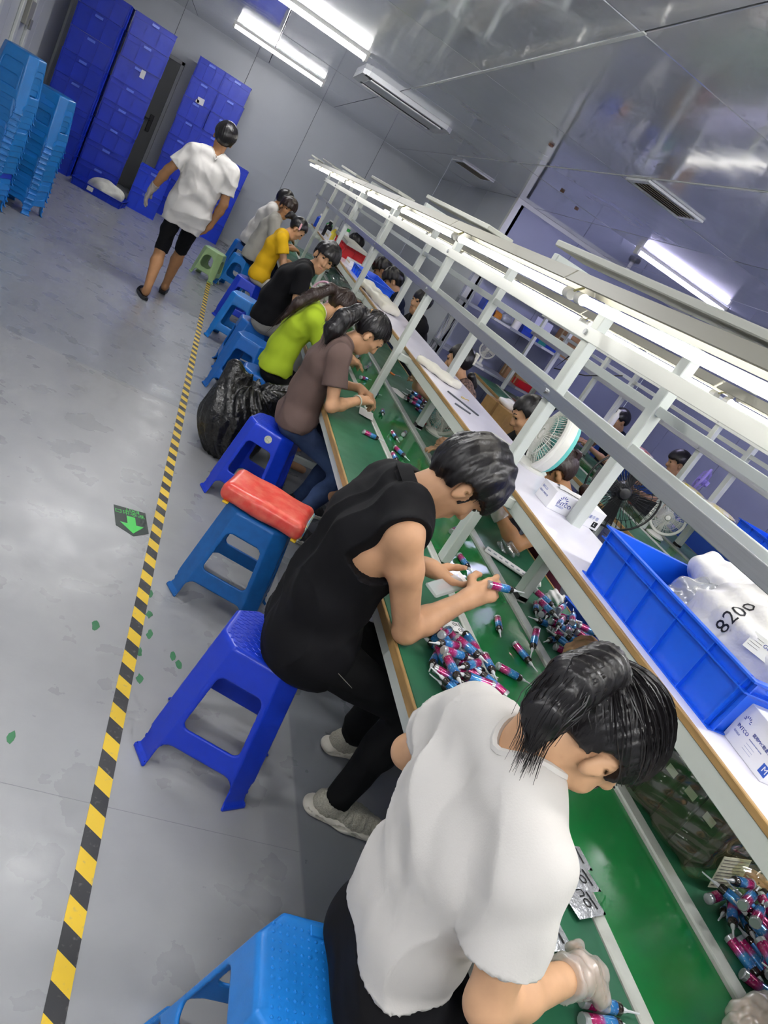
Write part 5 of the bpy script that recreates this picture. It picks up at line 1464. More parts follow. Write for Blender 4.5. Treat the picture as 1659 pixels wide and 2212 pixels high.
# ================================================================ things on the white shelf
SH = 1.1
M_BOXW = mat('carton_white', 'e6e6ea', rough=0.45, spec=0.4)
M_INK = mat('ink_blue', '2c3f96', rough=0.5)
M_INKL = mat('ink_pale', '8d97c8', rough=0.5)
def glove_box(loc, rz, L, W, Hh, label, size_txt, dark, tissue):
    """front face looks along local -y, long side along x"""
    t = empty('glove_box', loc, rz, label, 'glove box')
    MB().bbox((0, 0, 0), (L, W, Hh), 0.0015).build('carton', M_BOXW, t)
    fr = lambda x, z: Matrix.Translation((x, -0.0004, z)) @ Matrix.Rotation(PI/2, 4, 'X')
    en = lambda y, z: Matrix.Translation((-0.0004, y, z)) @ Matrix.Rotation(-PI/2, 4, 'Z') @ Matrix.Rotation(PI/2, 4, 'X')
    def face(fr, w):
        k = w/0.26
        text_mesh('INTCO', 0.022*k, 'brand_print', M_INK, t, None, None, M=fr(w*0.10, Hh*0.40))
        text_mesh('英科医疗', 0.010*k, 'brand_print', M_INKL, t, None, None, M=fr(w*0.105, Hh*0.27))
        text_mesh('医用PVC检查手套', 0.0165*k, 'title_print', M_INKL if w > .2 else M_INK, t, None, None, M=fr(w*0.42, Hh*0.52))
        text_mesh('POWDER FREE VINYL GLOVES', 0.006*k, 'small_print', M_INKL, t, None, None, M=fr(w*0.42, Hh*0.40))
        for i in range(3): text_mesh('—————————', 0.006*k, 'small_print', M_INKL, t, None, None, M=fr(w*0.42, Hh*(0.30-0.07*i)))
        c = fr(w*0.19, Hh*0.64)
        for i in range(7):
            a = PI*i/6; M = c @ Matrix.Rotation(a-PI/2, 4, 'Z') @ Matrix.Translation((0, 0.011*k, 0))
            MB().prism([(-0.0013*k, 0), (0.0013*k, 0), (0.002*k, 0.010*k), (-0.002*k, 0.010*k)], 0, 0.0004, M).build('sun_logo', M_INK, t)
    face(fr, L)
    k = W/0.12
    text_mesh('INTCO', 0.014, 'brand_print', M_INKL, t, None, None, M=en(W*0.90, Hh*0.62))
    text_mesh('医用PVC检查手套', 0.009, 'title_print', M_INKL, t, None, None, M=en(W*0.92, Hh*0.40))
    m = M_PRINT if dark else mat('ink_bright_blue', '2b56b8', rough=0.5)
    MB().box((L*0.86, -0.0006, Hh*0.12), (L*0.86+0.024, -0.0003, Hh*0.12+0.024)).build('size_mark', m, t)
    text_mesh(size_txt, 0.02, 'size_letter', M_BOXW, t, None, None, M=fr(L*0.86+0.006, Hh*0.12+0.007) @ Matrix.Translation((0, 0, 0.0004)))
    if tissue:
        mb = MB(); vs = []; n = 12
        for i in range(n):
            for j in range(6):
                u, v = i/(n-1), j/5
                vs.append((L*(0.12+0.66*u), W*(0.35+0.3*v)+0.01*math.sin(u*9), Hh+0.003+0.012*math.sin(PI*v)*(0.7+0.3*math.sin(u*5+1))))
        mb.add(vs, [(i*6+j, (i+1)*6+j, (i+1)*6+j+1, i*6+j+1) for i in range(n-1) for j in range(5)]).build('glove_flap', M_PAPER, t, True)
    return t
glove_box((1.548, 2.335, SH), 0.04, 0.262, 0.115, 0.078, 'long white glove carton with blue print, size L, beside the teal fan', 'L', True, True)
glove_box((1.515, 1.125, SH), -PI/2-0.06, 0.150, 0.22, 0.105, 'white glove carton with blue print, size M, at the right edge', 'M', False, False)

# blue crates
M_CRATE = mat('crate_bright_blue', '1a62ea', rough=0.34, spec=0.5, var=0.05, vscale=9)
M_CRATE_D = mat('crate_deep_blue', '1034c4', rough=0.36, spec=0.5, var=0.10, vscale=5)
def crate(L, W, Hh, m, name='crate', nx=4, ny=3, tap=0.96, label=None, cat='crate', group=None, detail=True):
    """open box, local origin at base centre; x = W, y = L"""
    t = empty(name, (0, 0, 0), label=label, cat=cat, group=group)
    th = 0.004; bw, bl = W/2*tap, L/2*tap
    def quadwall(x0, y0, x1, y1, X0, Y0, X1, Y1, z0, z1):
        # wall with thickness between bottom edge (x0,y0)-(x1,y1) and top edge (X0..)
        d = Vector((x1-x0, y1-y0, 0)).normalized(); n = Vector((d.y, -d.x, 0))*th
        vs = [Vector((x0, y0, z0)), Vector((x1, y1, z0)), Vector((X1, Y1, z1)), Vector((X0, Y0, z1))]
        vs += [v-n for v in vs]
        return MB().add(vs, [(0, 1, 2, 3), (7, 6, 5, 4), (0, 4, 5, 1), (1, 5, 6, 2), (2, 6, 7, 3), (3, 7, 4, 0)])
    cs = [(-1, -1), (1, -1), (1, 1), (-1, 1)]
    for i in range(4):
        a, b = cs[i], cs[(i+1) % 4]
        w = quadwall(a[0]*bw, a[1]*bl, b[0]*bw, b[1]*bl, a[0]*W/2, a[1]*L/2, b[0]*W/2, b[1]*L/2, 0, Hh).build('side_wall', m, t)
        if not detail: continue
        n = nx if a[1] == b[1] else ny
        d = Vector((b[0]-a[0], b[1]-a[1], 0)); ln = (W if a[1] == b[1] else L); d.normalize(); nn = Vector((d.y, -d.x, 0))
        for k in range(n+1):
            f = -0.5+(k+0.0)/n if n else 0
            f = max(-0.485, min(0.485, f))
            bo = Vector(((a[0]+b[0])/2*bw, (a[1]+b[1])/2*bl, 0))+d*f*ln*tap
            to = Vector(((a[0]+b[0])/2*W/2, (a[1]+b[1])/2*L/2, Hh))+d*f*ln
            o1, o2 = 0.012, 0.010
            vs = [bo-d*0.002, bo+d*0.002, to+d*0.002, to-d*0.002, bo-d*0.002+nn*o1, bo+d*0.002+nn*o1, to+d*0.002+nn*o2, to-d*0.002+nn*o2]
            MB().add(vs, [(0, 3, 2, 1), (4, 5, 6, 7), (0, 1, 5, 4), (1, 2, 6, 5), (2, 3, 7, 6), (3, 0, 4, 7)]).build('rib', m, w)
    for z, o, hh in ((Hh-0.006, 0.015, 0.006), (Hh*0.76, 0.013, 0.004), (0.0, 0.012, 0.004)):
        s = tap+(1-tap)*(z/Hh); w2, l2 = W/2*s, L/2*s
        mb = MB()
        for lo, hi in (((-w2-o, -l2-o, z), (w2+o, -l2, z+hh)), ((-w2-o, l2, z), (w2+o, l2+o, z+hh)), ((-w2-o, -l2, z), (-w2, l2, z+hh)), ((w2, -l2, z), (w2+o, l2, z+hh))):
            mb.box(lo, hi)
        mb.build('rim' if z > Hh*0.9 else 'flange', m, t)
    MB().box((-bw, -bl, 0), (bw, bl, th)).build('base', m, t)
    return t
big = crate(0.70, 0.44, 0.165, M_CRATE, 'blue_crate', 3, 5, 0.95, 'bright blue ribbed crate on the shelf filled with white bags', 'crate')
big.location = (1.67, 1.465, SH); big.rotation_euler = (0, 0, 0.02)
for k in range(2):
    MB().box((-0.06, -0.3655, 0.122), (-0.01, -0.3595, 0.15), Matrix.Translation((0.07*k, 0, 0))).build('handle_slot', mat('slot_dark_blue', '0d2a7c', rough=0.5), big)
# plastic bags in the crate
M_BAGW = mat('film_white_milky', 'eceae8', rough=0.35, alpha=0.9, bump=0.35, bscale=24, var=0.05, vscale=12)
def bag(name, c, r, label, m, seed, cat='bag', Aa=None):
    c = np.array(c, float); s = seed
    def f(p):
        q = p
        return ell(p, (0, 0, 0), np.eye(3) if Aa is None else Aa, r)+0.012*np.sin(q[:, 0]*31+s+4*np.sin(q[:, 1]*14))*np.sin(q[:, 1]*27+2*s+q[:, 2]*20)+0.006*np.sin(q[:, 2]*70+q[:, 0]*45+s)
    m_ = max(r)
    o = sdf_mesh(name, f, -np.array(r)-0.03, np.array(r)+0.03, 0.0085, m)
    o.location = c; return tag(o, label, cat)
BAGS = []
BAGS.append(bag('white_bag', (1.69, 1.36, 1.25), (0.17, 0.23, 0.14), 'milky white plastic bag of parts lettered in black, in the blue crate', M_BAGW, 1.0))
BAGS.append(bag('paper_wrap', (1.80, 1.53, 1.30), (0.15, 0.27, 0.09), 'white crumpled wrapping sheet draped over the bags in the crate', mat('wrap_white', 'f0eeec', rough=0.6, bump=0.3, bscale=18), 2.6))
BAGS.append(bag('clear_bag', (1.665, 1.56, 1.21), (0.13, 0.10, 0.10), 'clear bag with small cartons at the far end of the blue crate', film('film_clear_milky', 'f0f2f4', 0.12, 0.35, 'e4e6ea', 0.18, 18), 4.2))
# hand lettering and sticker on the white bag
from mathutils.bvhtree import BVHTree
def wrap_on(ob, bvh, n, M, lift=0.0012):
    """press the vertices of ob (already in the parent's space) onto the surface along -n"""
    n = Vector(n).normalized(); Mi = M.inverted()
    for v in ob.data.vertices:
        p = M @ v.co; best = None
        for b_, off in bvh:
            h = b_.ray_cast(p+n*0.2-off, -n)
            if h[0] is not None and (best is None or h[3] < best[1]): best = (h[0]+off, h[3])
        if best is not None: v.co = Mi @ (best[0]+n*lift)
def surf_text(body, size, loc, normal, up, name, m, parent):
    n = Vector(normal).normalized(); u = Vector(up); u = (u-n*u.dot(n)).normalized(); r = u.cross(n)
    M = Matrix((r, u, n)).transposed().to_4x4(); M.translation = Vector(loc)
    o = text_mesh(body, size, name, m, parent, None, None, M=M, extrude=0.0)
    bvh = [(BVHTree.FromPolygons([v.co for v in b_.data.vertices], [p.vertices for p in b_.data.polygons]), b_.location-parent.location) for b_ in BAGS]
    bm = bmesh.new(); bm.from_mesh(o.data); bmesh.ops.subdivide_edges(bm, edges=bm.edges[:], cuts=1); bm.to_mesh(o.data); bm.free()
    wrap_on(o, bvh, n, M); return o
wb = [o for o in COL.objects if o.name.startswith('white_bag')][0]
surf_text('8200', 0.056, (-0.13, -0.03, 0.0), (-0.88, -0.25, 0.4), (-0.267, 0.935, -0.02), 'pen_lettering', M_PRINT, wb)
st = MB().bbox((-0.035, -0.022, 0), (0.035, 0.022, 0.0006), 0.0002)
n = Vector((-0.8, -0.5, 0.35)).normalized(); u = Vector((0, 0, 1)); u = (u-n*u.dot(n)).normalized(); r = u.cross(n)
MS = Matrix((r, u, n)).transposed().to_4x4(); MS.translation = Vector((-0.128, -0.135, 0.05))
so = MB().bbox((-0.045, -0.024, 0), (0.045, 0.024, 0.0006), 0.0002, MS).build('sticker', mat('sticker_pale', 'dcdcd4', rough=0.5), wb)
text_mesh('GLAMTEE', 0.014, 'sticker_print', M_INK, so, None, None, M=MS @ Matrix.Translation((-0.01, 0.003, 0.0008)))
for k in range(4): MB().box((-0.04, 0.012-0.008*k, 0.0007), (-0.012, 0.0128-0.008*k, 0.001), MS).build('print_line', M_PRINT, so)
o = MB().lathe([(0.016, 0), (0.017, 0.008), (0.012, 0.014)], 14).build('green_sticker_dot', mat('plastic_green', '1f9a3a', rough=0.4), None, True)
o.location = (1.80, 1.80, 1.262); tag(o, 'small green cap resting on the far rim corner of the blue crate', 'cap')
# blue crate standing behind the far table
c2 = crate(0.46, 0.34, 0.26, M_CRATE, 'blue_crate', 3, 3, 0.93, 'deep bright blue crate standing behind the far table next to the maroon trousers', 'crate')
c2.location = (2.28, 2.36, 0.46); c2.rotation_euler = (0, 0, 0.25)
c3 = crate(0.46, 0.34, 0.46, M_CRATE_D, 'blue_crate', 3, 3, 0.93, 'dark blue crate on the floor carrying another blue crate behind the far table', 'crate')
c3.location = (2.28, 2.36, 0.0); c3.rotation_euler = (0, 0, 0.25)
# long white bag roll, blue tray, red crates farther along
def roll_sdf(p): return rbox(p, (0, 0, 0.035), np.eye(3), (0.085, 0.52, 0.035), 0.03)+0.005*np.sin(p[:, 1]*22)*np.sin(p[:, 0]*35)+0.004*np.sin(p[:, 1]*7)
o = sdf_mesh('white_film_bundle', roll_sdf, (-.1, -.55, -.01), (.1, .55, .09), 0.009, mat('film_cream', 'dcd9cb', rough=0.45, bump=0.15, bscale=15)); o.location = (1.50, 6.15, SH+0.002); o.rotation_euler = (0, 0, 0.06)
tag(o, 'long cream film bundle lying on the shelf edge before the boy with a fringe', 'film bundle')
def roll2(p): return rbox(p, (0, 0, 0.02), np.eye(3), (0.06, 0.16, 0.02), 0.018)+0.004*np.sin(p[:, 1]*60)*np.sin(p[:, 0]*50)
o = sdf_mesh('folded_bag', roll2, (-.1, -.2, -.01), (.1, .2, .06), 0.006, mat('film_cream2', 'e2dfd2', rough=0.45)); o.location = (1.52, 4.02, SH+0.001); o.rotation_euler = (0, 0, 0.55)
tag(o, 'folded cream bag on the shelf beside the patterned-knit worker', 'bag')
bt = crate(0.78, 0.26, 0.085, M_CRATE, 'blue_tray', 1, 6, 0.96, 'shallow blue tray on the shelf in front of the tousle-haired worker', 'tray'); bt.location = (1.62, 7.15, SH); bt.rotation_euler = (0, 0, 0.03)
M_REDC = mat('crate_red', 'c81c22', rough=0.4)
for k in range(2):
    rc = crate(0.42, 0.26, 0.14, M_REDC, 'red_crate', 2, 3, 0.94, ('nearer' if k == 0 else 'farther')+' red crate on the shelf under the grey board', 'crate', 'red crates on the shelf')
    rc.location = (1.62, 8.72+0.46*k, SH)
o = MB().bbox((-0.13, -0.55, 0), (0.13, 0.55, 0.035), 0.004).build('grey_board', M_BOARD); o.location = (1.60, 8.95, SH+0.143); o.rotation_euler = (0, 0, 0)
tag(o, 'grey board lying across the red crates', 'board')
for k, (x, y, w, l, h, lab) in enumerate(((1.60, 8.05, 0.2, 0.28, 0.06, 'white carton on the shelf between the blue tray and red crates'), (1.58, 9.9, 0.26, 0.36, 0.10, 'white carton of supplies at the far end of the shelf'))):
    t = empty('white_carton', (x, y, SH), label=lab, cat='carton')
    MB().bbox((-w/2, -l/2, 0), (w/2, l/2, h), 0.003).build('box', M_BOXW, t); MB().box((-w/2-.0005, -l/2, h*.4), (-w/2-.0002, l/2, h*.6)).build('tape_band', mat('tape_tan', 'c7b48b', rough=0.4), t)
def bottle(x, y, z, r, h, m, mc, lab, name='bottle'):
    t = empty(name, (x, y, z), label=lab, cat='bottle')
    MB().lathe([(r*0.95, 0), (r, r*0.15), (r, h*0.68), (r*0.45, h*0.82), (r*0.42, h*0.86)], 16).build('body', m, t, True)
    MB().lathe([(r*0.5, h*0.86), (r*0.5, h)], 12).build('cap', mc, t, True)
    return t
M_WHITEPL = mat('plastic_white', 'ececea', rough=0.35); M_GRPL = MATS['plastic_green']; M_YEL = mat('plastic_yellow', 'd9c83a', rough=0.4)
bottle(1.50, 9.75, SH, 0.04, 0.2, M_YEL, M_WHITEPL, 'yellow bottle at the far end of the shelf')
bottle(1.62, 9.6, SH, 0.045, 0.26, M_WHITEPL, M_GRPL, 'white bottle with green cap at the far end of the shelf')
bottle(1.48, 10.25, SH, 0.05, 0.2, mat('plastic_black', '141416', rough=0.3), MATS['plastic_black'], 'black canister at the far end of the shelf')
bottle(1.55, 10.75, SH, 0.05, 0.2, MATS['plastic_green'], M_WHITEPL, 'green bottle at the far end of the shelf')
bottle(1.43, 11.0, SH, 0.05, 0.2, mat('plastic_blue', '2348b8', rough=0.4), M_WHITEPL, 'blue bottle at the far end of the shelf')
# tools, stains of paper and wire on the shelf
for k, (x, y, a, l) in enumerate(((1.55, 3.55, 0.5, 0.26), (1.50, 3.40, 0.9, 0.1), (1.52, 4.35, 0.3, 0.12))):
    o = MB().bbox((-0.006, -l/2, 0), (0.006, l/2, 0.008), 0.002).build('metal_tool', mat('tool_grey', '5c6068', rough=0.4, metal=0.4)); o.location = (x, y, SH); o.rotation_euler = (0, 0, a)
    tag(o, ('thin grey metal strip', 'short dark tool', 'pen-like tool')[k]+' lying on the white shelf', 'tool')
for k, (x, y) in enumerate(((1.60, 3.72), (1.58, 3.05), (1.56, 4.25), (1.72, 2.0))):
    pts = [(0.02*math.cos(q*1.3)+0.012*q*0.5, 0.018*math.sin(q*1.7), 0.003) for q in np.linspace(0, 6, 22)]
    o = MB().path(pts, 0.002, 5).build('rubber_band', mat('rubber_tan', 'd2b86a', rough=0.6)); o.location = (x, y, SH); tag(o, ('yellow rubber band by the metal strip', 'yellow rubber band by the teal fan', 'yellow rubber band by the folded bag', 'yellow rubber band by the blue crate')[k]+' on the shelf', 'rubber band')
o = MB().path([(1.60, 3.18, SH+0.004), (1.72, 3.10, SH+0.004), (1.74, 3.02, SH+0.06), (1.76, 3.0, SH+0.10), (1.80, 2.98, SH+0.06), (1.78, 2.93, SH+0.01), (1.60, 2.92, SH+0.004), (1.5, 3.0, SH+0.004)], 0.004, 6).build('fan_cable', mat('cable_white', 'dcdcd4', rough=0.5), None, True)
tag(o, 'white power cable looping on the shelf beside the teal fan', 'cable')
o = MB().bbox((-0.03, -0.1, 0), (0.03, 0.1, 0.02), 0.004).build('power_strip', mat('strip_grey', '6a6e74', rough=0.4)); o.location = (1.47, 2.86, SH); o.rotation_euler = (0, 0, 0.5); tag(o, 'grey power strip on the shelf edge behind the steel post', 'power strip')
# ================================================================ things around the room
# hazard tape on the floor
def hazard():
    m = bpy.data.materials.new('hazard_tape'); m.use_nodes = True
    nt = m.node_tree; b = nt.nodes['Principled BSDF']; N = nt.nodes.new; L = nt.links.new
    tc = N('ShaderNodeTexCoord'); sp = N('ShaderNodeSeparateXYZ'); L(tc.outputs['Object'], sp.inputs[0])
    a = N('ShaderNodeMath'); a.operation = 'MULTIPLY'; a.inputs[1].default_value = 0.75; L(sp.outputs[0], a.inputs[0])
    s = N('ShaderNodeMath'); s.operation = 'ADD'; L(sp.outputs[1], s.inputs[0]); L(a.outputs[0], s.inputs[1])
    d = N('ShaderNodeMath'); d.operation = 'DIVIDE'; d.inputs[1].default_value = 0.1345; L(s.outputs[0], d.inputs[0])
    fr = N('ShaderNodeMath'); fr.operation = 'FRACT'; L(d.outputs[0], fr.inputs[0])
    g = N('ShaderNodeMath'); g.operation = 'GREATER_THAN'; g.inputs[1].default_value = 0.5; L(fr.outputs[0], g.inputs[0])
    n = N('ShaderNodeTexNoise'); n.inputs['Scale'].default_value = 60; L(tc.outputs['Object'], n.inputs['Vector'])
    mr = N('ShaderNodeMapRange'); mr.inputs[1].default_value = 0.62; mr.inputs[2].default_value = 0.75; mr.inputs[4].default_value = 0.35; L(n.outputs[0], mr.inputs[0])
    mx = N('ShaderNodeMix'); mx.data_type = 'RGBA'; L(g.outputs[0], mx.inputs[0]); mx.inputs[6].default_value = lin('2b2c30'); mx.inputs[7].default_value = lin('e6c02a')
    m2 = N('ShaderNodeMix'); m2.data_type = 'RGBA'; L(mr.outputs[0], m2.inputs[0]); L(mx.outputs[2], m2.inputs[6]); m2.inputs[7].default_value = lin('8a8780')
    L(m2.outputs[2], b.inputs['Base Color']); b.inputs['Roughness'].default_value = 0.45
    return m
tp = MB().box((-0.024, -2.5, 0.0005), (0.024, 9.33, 0.002)).build('hazard_tape', hazard()); tp.location = (0.372, 0, 0)
tag(tp, 'yellow and black striped warning tape running along the floor', 'floor tape')
# exit arrow sticker
ar = empty('floor_sign', (0.255, 3.05, 0.0006), math.radians(12), 'dark green floor sticker with a bright green arrow and exit lettering', 'floor sign')
MB().prism([(-0.075, 0.115), (0.075, 0.115), (0.075, -0.06), (0.0, -0.115), (-0.075, -0.06)], 0, 0.0012).build('sticker_sheet', mat('sticker_dark', '22302c', rough=0.5), ar)
M_GRN = mat('sticker_green', '35c94a', rough=0.4)
MB().prism([(-0.02, 0.045), (0.02, 0.045), (0.02, -0.02), (0.055, -0.02), (0.0, -0.095), (-0.055, -0.02), (-0.02, -0.02)], 0.0013, 0.0018).build('arrow', M_GRN, ar)
text_mesh('安全出口', 0.036, 'lettering', M_GRN, ar, (0.07, 0.083, 0.0014), (0, 0, PI))
text_mesh('EXIT', 0.034, 'lettering', M_GRN, ar, (0.045, 0.112, 0.0014), (0, 0, PI))
# loose flakes of green paint on the floor
M_FLAKE = mat('paint_flake_green', '3a7a52', rough=0.6)
for k, (x, y) in enumerate(((0.40, 2.55), (0.41, 2.42), (0.425, 2.30), (0.40, 2.18), (0.42, 2.05), (0.52, 2.22), (0.55, 2.18), (0.10, 1.66), (0.23, 2.25))):
    pts = [(0.022*(0.5+0.6*rnd.random())*math.cos(a)*0.7, 0.03*(0.5+0.6*rnd.random())*math.sin(a)) for a in np.linspace(0, 2*PI, 10)[:-1]]
    o = MB().prism(pts, 0.0003, 0.0011).build('paint_flake', M_FLAKE, fl); o.location = (x, y, 0)

# crate towers
proto_a = crate(0.40, 0.53, 0.278, M_CRATE_D, 'stacking_crate', 3, 2, 0.985, 'proto', 'crate')
proto_b = crate(0.40, 0.385, 0.278, M_CRATE_D, 'stacking_crate', 3, 2, 0.985, 'proto', 'crate')
M_CR3 = mat('crate_royal_blue', '1440dc', rough=0.34, spec=0.5, var=0.1, vscale=5)
proto_c = crate(0.40, 0.40, 0.30, M_CR3, 'stacking_crate', 3, 2, 0.985, 'proto', 'crate')
for pr in (proto_a, proto_b, proto_c):
    w = {proto_a: 0.53, proto_b: 0.385, proto_c: 0.40}[pr]; h = 0.30 if pr is proto_c else 0.278
    MB().bbox((-0.05, -0.2-0.014, h*0.80), (0.05, -0.2-0.004, h*0.92), 0.003).build('handle_grip', mat('crate_highlight', '5a74e8', rough=0.25), pr)
used = set()
def put(pr, x, y, z, label, grp, rz=0.0):
    o = pr if pr.name not in used else copy_tree(pr); used.add(pr.name)
    o.location = (x, y, z); o.rotation_euler = (0, 0, rz); tag(o, label, 'crate', grp); return o
ORDR = ['bottom', 'second', 'third', 'fourth', 'fifth', 'sixth', 'seventh', 'eighth']
for k in range(8):
    put(proto_a, -2.03+rnd.uniform(-.01, .01), 11.56+rnd.uniform(-.015, .015), 0.281*k, 'deep blue crate, %s from the floor in the tower against the left wall' % ORDR[k], 'crates in the tower against the left wall', rnd.uniform(-.02, .02))
    put(proto_a, -1.47+rnd.uniform(-.01, .01), 11.80+rnd.uniform(-.015, .015), 0.281*k, 'deep blue crate, %s from the floor in the tower just left of the door' % ORDR[k], 'crates in the tower just left of the door', 0.10+rnd.uniform(-.02, .02))
    put(proto_b, -0.69+rnd.uniform(-.008, .008), 12.72, 0.281*k, 'deep blue crate, %s from the floor in the tower just right of the door' % ORDR[k], 'crates in the tower just right of the door', rnd.uniform(-.015, .015))
    put(proto_b, -0.29+rnd.uniform(-.008, .008), 12.72, 0.281*k, 'deep blue crate, %s from the floor in the outermost right tower' % ORDR[k], 'crates in the outermost right tower', rnd.uniform(-.015, .015))
for k in range(2):
    put(proto_c, -0.80, 11.80, 0.303*k, '%s royal blue crate of the low pair in front of the door' % ('lower', 'upper')[k], 'low pair of crates in front of the door', 0.05)
for k in range(4):
    put(proto_c, 0.145, 12.75, 0.303*k, 'royal blue crate, %s from the floor in the stack behind the walking man' % ORDR[k], 'crates behind the walking man')
# paper notes on some crates
M_NOTE = mat('note_paper', 'd8d8da', rough=0.6)
for (x, y, z, w, h) in ((-1.38, 11.583, 1.62, 0.06, 0.10), (-0.66, 12.51, 1.72, 0.10, 0.09), (-0.70, 12.51, 1.70, 0.05, 0.04)):
    o = MB().bbox((-w/2, -0.0012, -h/2), (w/2, 0, h/2), 0.0004).build('paper_note', M_NOTE); o.location = (x, y-0.012, z); o.rotation_euler = (0, rnd.uniform(-.15, .15), 0)
    tag(o, {-1.38: 'torn white note on the tower left of the door', -0.66: 'white paper note on the tower right of the door', -0.70: 'small paper scrap stuck beside the note right of the door'}[x], 'note')
# tray of white cloths on the floor
tr = crate(0.42, 0.66, 0.10, M_CRATE_D, 'floor_tray', 4, 2, 0.95, 'low blue tray of white cloths on the floor before the towers', 'tray'); tr.location = (-1.30, 11.22, 0); tr.rotation_euler = (0, 0, -0.08)
MB().bbox((-0.12, -0.231, 0.03), (-0.04, -0.2295, 0.085), 0.0004).build('paper_tag', M_NOTE, tr)
def clothf(p): return ell(p, (0, 0, 0), np.eye(3), (0.24, 0.15, 0.13))+0.02*np.sin(p[:, 0]*22+3*np.sin(p[:, 1]*17))*np.sin(p[:, 1]*24+p[:, 2]*20)
o = sdf_mesh('white_cloths', clothf, (-.29, -.2, -.1), (.29, .2, .18), 0.012, mat('cloth_offwhite', 'd9d8cf', rough=0.85, var=0.15, vscale=14)); o.location = (-1.24, 11.24, 0.10)
tag(o, 'crumpled off-white cloths heaped in the floor tray', 'cloths')

# black rubbish bag
M_BIN = mat('bin_liner_black', '101012', rough=0.28, spec=0.6, bump=0.8, bscale=26, var=0.2, vscale=12)
def binbag(p):
    x, y, z = p[:, 0], p[:, 1], p[:, 2]
    b = Blob(0.12)
    d = smin(ell(p, (0.0, 0, 0.20), np.eye(3), (0.20, 0.19, 0.24)), rcone(p, V3(-0.10, -0.02, 0.28), V3(-0.15, 0.05, 0.52), 0.13, 0.055), 0.12)
    d = smin(d, rcone(p, V3(0.02, 0.0, 0.34), V3(0.20, 0.04, 0.53), 0.12, 0.04), 0.12)
    d = smin(d, rcone(p, V3(-0.12, 0.03, 0.50), V3(0.17, 0.04, 0.50), 0.02, 0.02), 0.05)
    a = np.arctan2(y, x)
    d = d+0.012*np.sin(a*7+z*14)*np.clip(z*2.5, 0, 1)+0.006*np.sin(a*17+z*40+3*np.sin(z*15))
    hol = rcone(p, V3(0.0, -0.0, 0.50), V3(0.03, 0.0, 0.66), 0.05, 0.13)
    return np.maximum(np.maximum(d, -hol), -z)
o = sdf_mesh('rubbish_bag', binbag, (-.34, -.27, -0.02), (.34, .27, .65), 0.008, M_BIN); o.location = (0.66, 4.27, 0.0)
tag(o, 'slumped open black rubbish bag on the floor behind the stools', 'rubbish bag')

# ---------------------------------------------------------------- ceiling fittings
ac = empty('ceiling_air_conditioner', (1.26, 8.15, ZC), 0, 'white ceiling air-conditioner cassette with a long dark slot', 'air conditioner')
M_ACW = mat('ac_white', 'dfe1e3', rough=0.35)
MB().prism([(-0.50, -0.33), (-0.44, -0.40), (0.44, -0.40), (0.50, -0.33), (0.50, 0.33), (0.44, 0.40), (-0.44, 0.40), (-0.50, 0.33)], -0.045, -0.001).build('panel', M_ACW, ac)
MB().bbox((-0.40, -0.20, -0.05), (0.40, 0.20, -0.045), 0.002).build('intake_grille', mat('ac_grille', 'c9cccf', rough=0.4), ac)
for s in (-1, 1):
    MB().bbox((-0.42, s*0.29-0.05, -0.047), (0.42, s*0.29+0.05, -0.0455), 0.0005).build('outlet_slot', mat('slot_black', '1d1f22', rough=0.5), ac)
    MB().bbox((-0.40, s*0.29-0.03, -0.062), (0.40, s*0.29+0.03, -0.05), 0.003).build('louvre', M_ACW, ac)
MB().bbox((-0.47, -0.38, -0.05), (-0.40, -0.30, -0.044), 0.002).build('sensor', MATS['slot_black'], ac)
def vent(x, y, w, l, label):
    t = empty('ceiling_vent', (x, y, ZC), 0, label, 'vent', 'ceiling vents')
    for lo, hi in (((-w/2-0.04, -l/2-0.04), (w/2+0.04, -l/2)), ((-w/2-0.04, l/2), (w/2+0.04, l/2+0.04)), ((-w/2-0.04, -l/2), (-w/2, l/2)), ((w/2, -l/2), (w/2+0.04, l/2))):
        MB().bbox((lo[0], lo[1], -0.018), (hi[0], hi[1], -0.001), 0.003).build('frame', M_ACW, t)
    MB().box((-w/2, -l/2, -0.006), (w/2, l/2, -0.002)).build('backing', MATS['slot_black'], t)
    n = max(4, int(l/0.045))
    for i in range(n):
        y0 = -l/2+l*(i+.5)/n
        MB().bbox((-w/2, -0.014, -0.002), (w/2, 0.014, 0.002), 0.001, Matrix.Translation((0, y0, -0.012)) @ Matrix.Rotation(0.6, 4, 'X')).build('slat', mat('vent_slat', '8f887a', rough=0.4), t)
vent(2.63, 9.60, 0.40, 0.42, 'small slatted ceiling vent near the far corner')
vent(2.56, 4.83, 0.42, 0.24, 'slatted ceiling vent in the middle of the ceiling at right')
sc = empty('security_camera', (4.80, 8.85, ZC), 0, 'black and white security camera hanging from the ceiling by the partition', 'security camera')
MB().tube((0, 0, -0.005), (0, 0, -0.08), 0.025).build('bracket', M_CAP, sc)
MB().bbox((-0.05, -0.11, -0.16), (0.05, 0.06, -0.08), 0.02).build('housing', MATS['black_plastic'], sc)
MB().tube((0, -0.11, -0.12), (0, -0.125, -0.12), 0.03).build('lens', mat('lens_glass', '0a0a10', rough=0.05), sc)
for k, (x, y) in enumerate(((2.755, 6.975), (3.13, 7.35), (1.95, 5.6))):
    o = MB().lathe([(0.02, -0.014), (0.022, -0.001)], 12).build('sprinkler_head', mat('brass_brown', '6b4630', rough=0.5)); o.location = (x, y, ZC); tag(o, ('brownish ceiling fitting nearer the small vent', 'brownish ceiling fitting nearer the violet lamp', 'tiny fitting in the middle of the ceiling')[k], 'fitting')
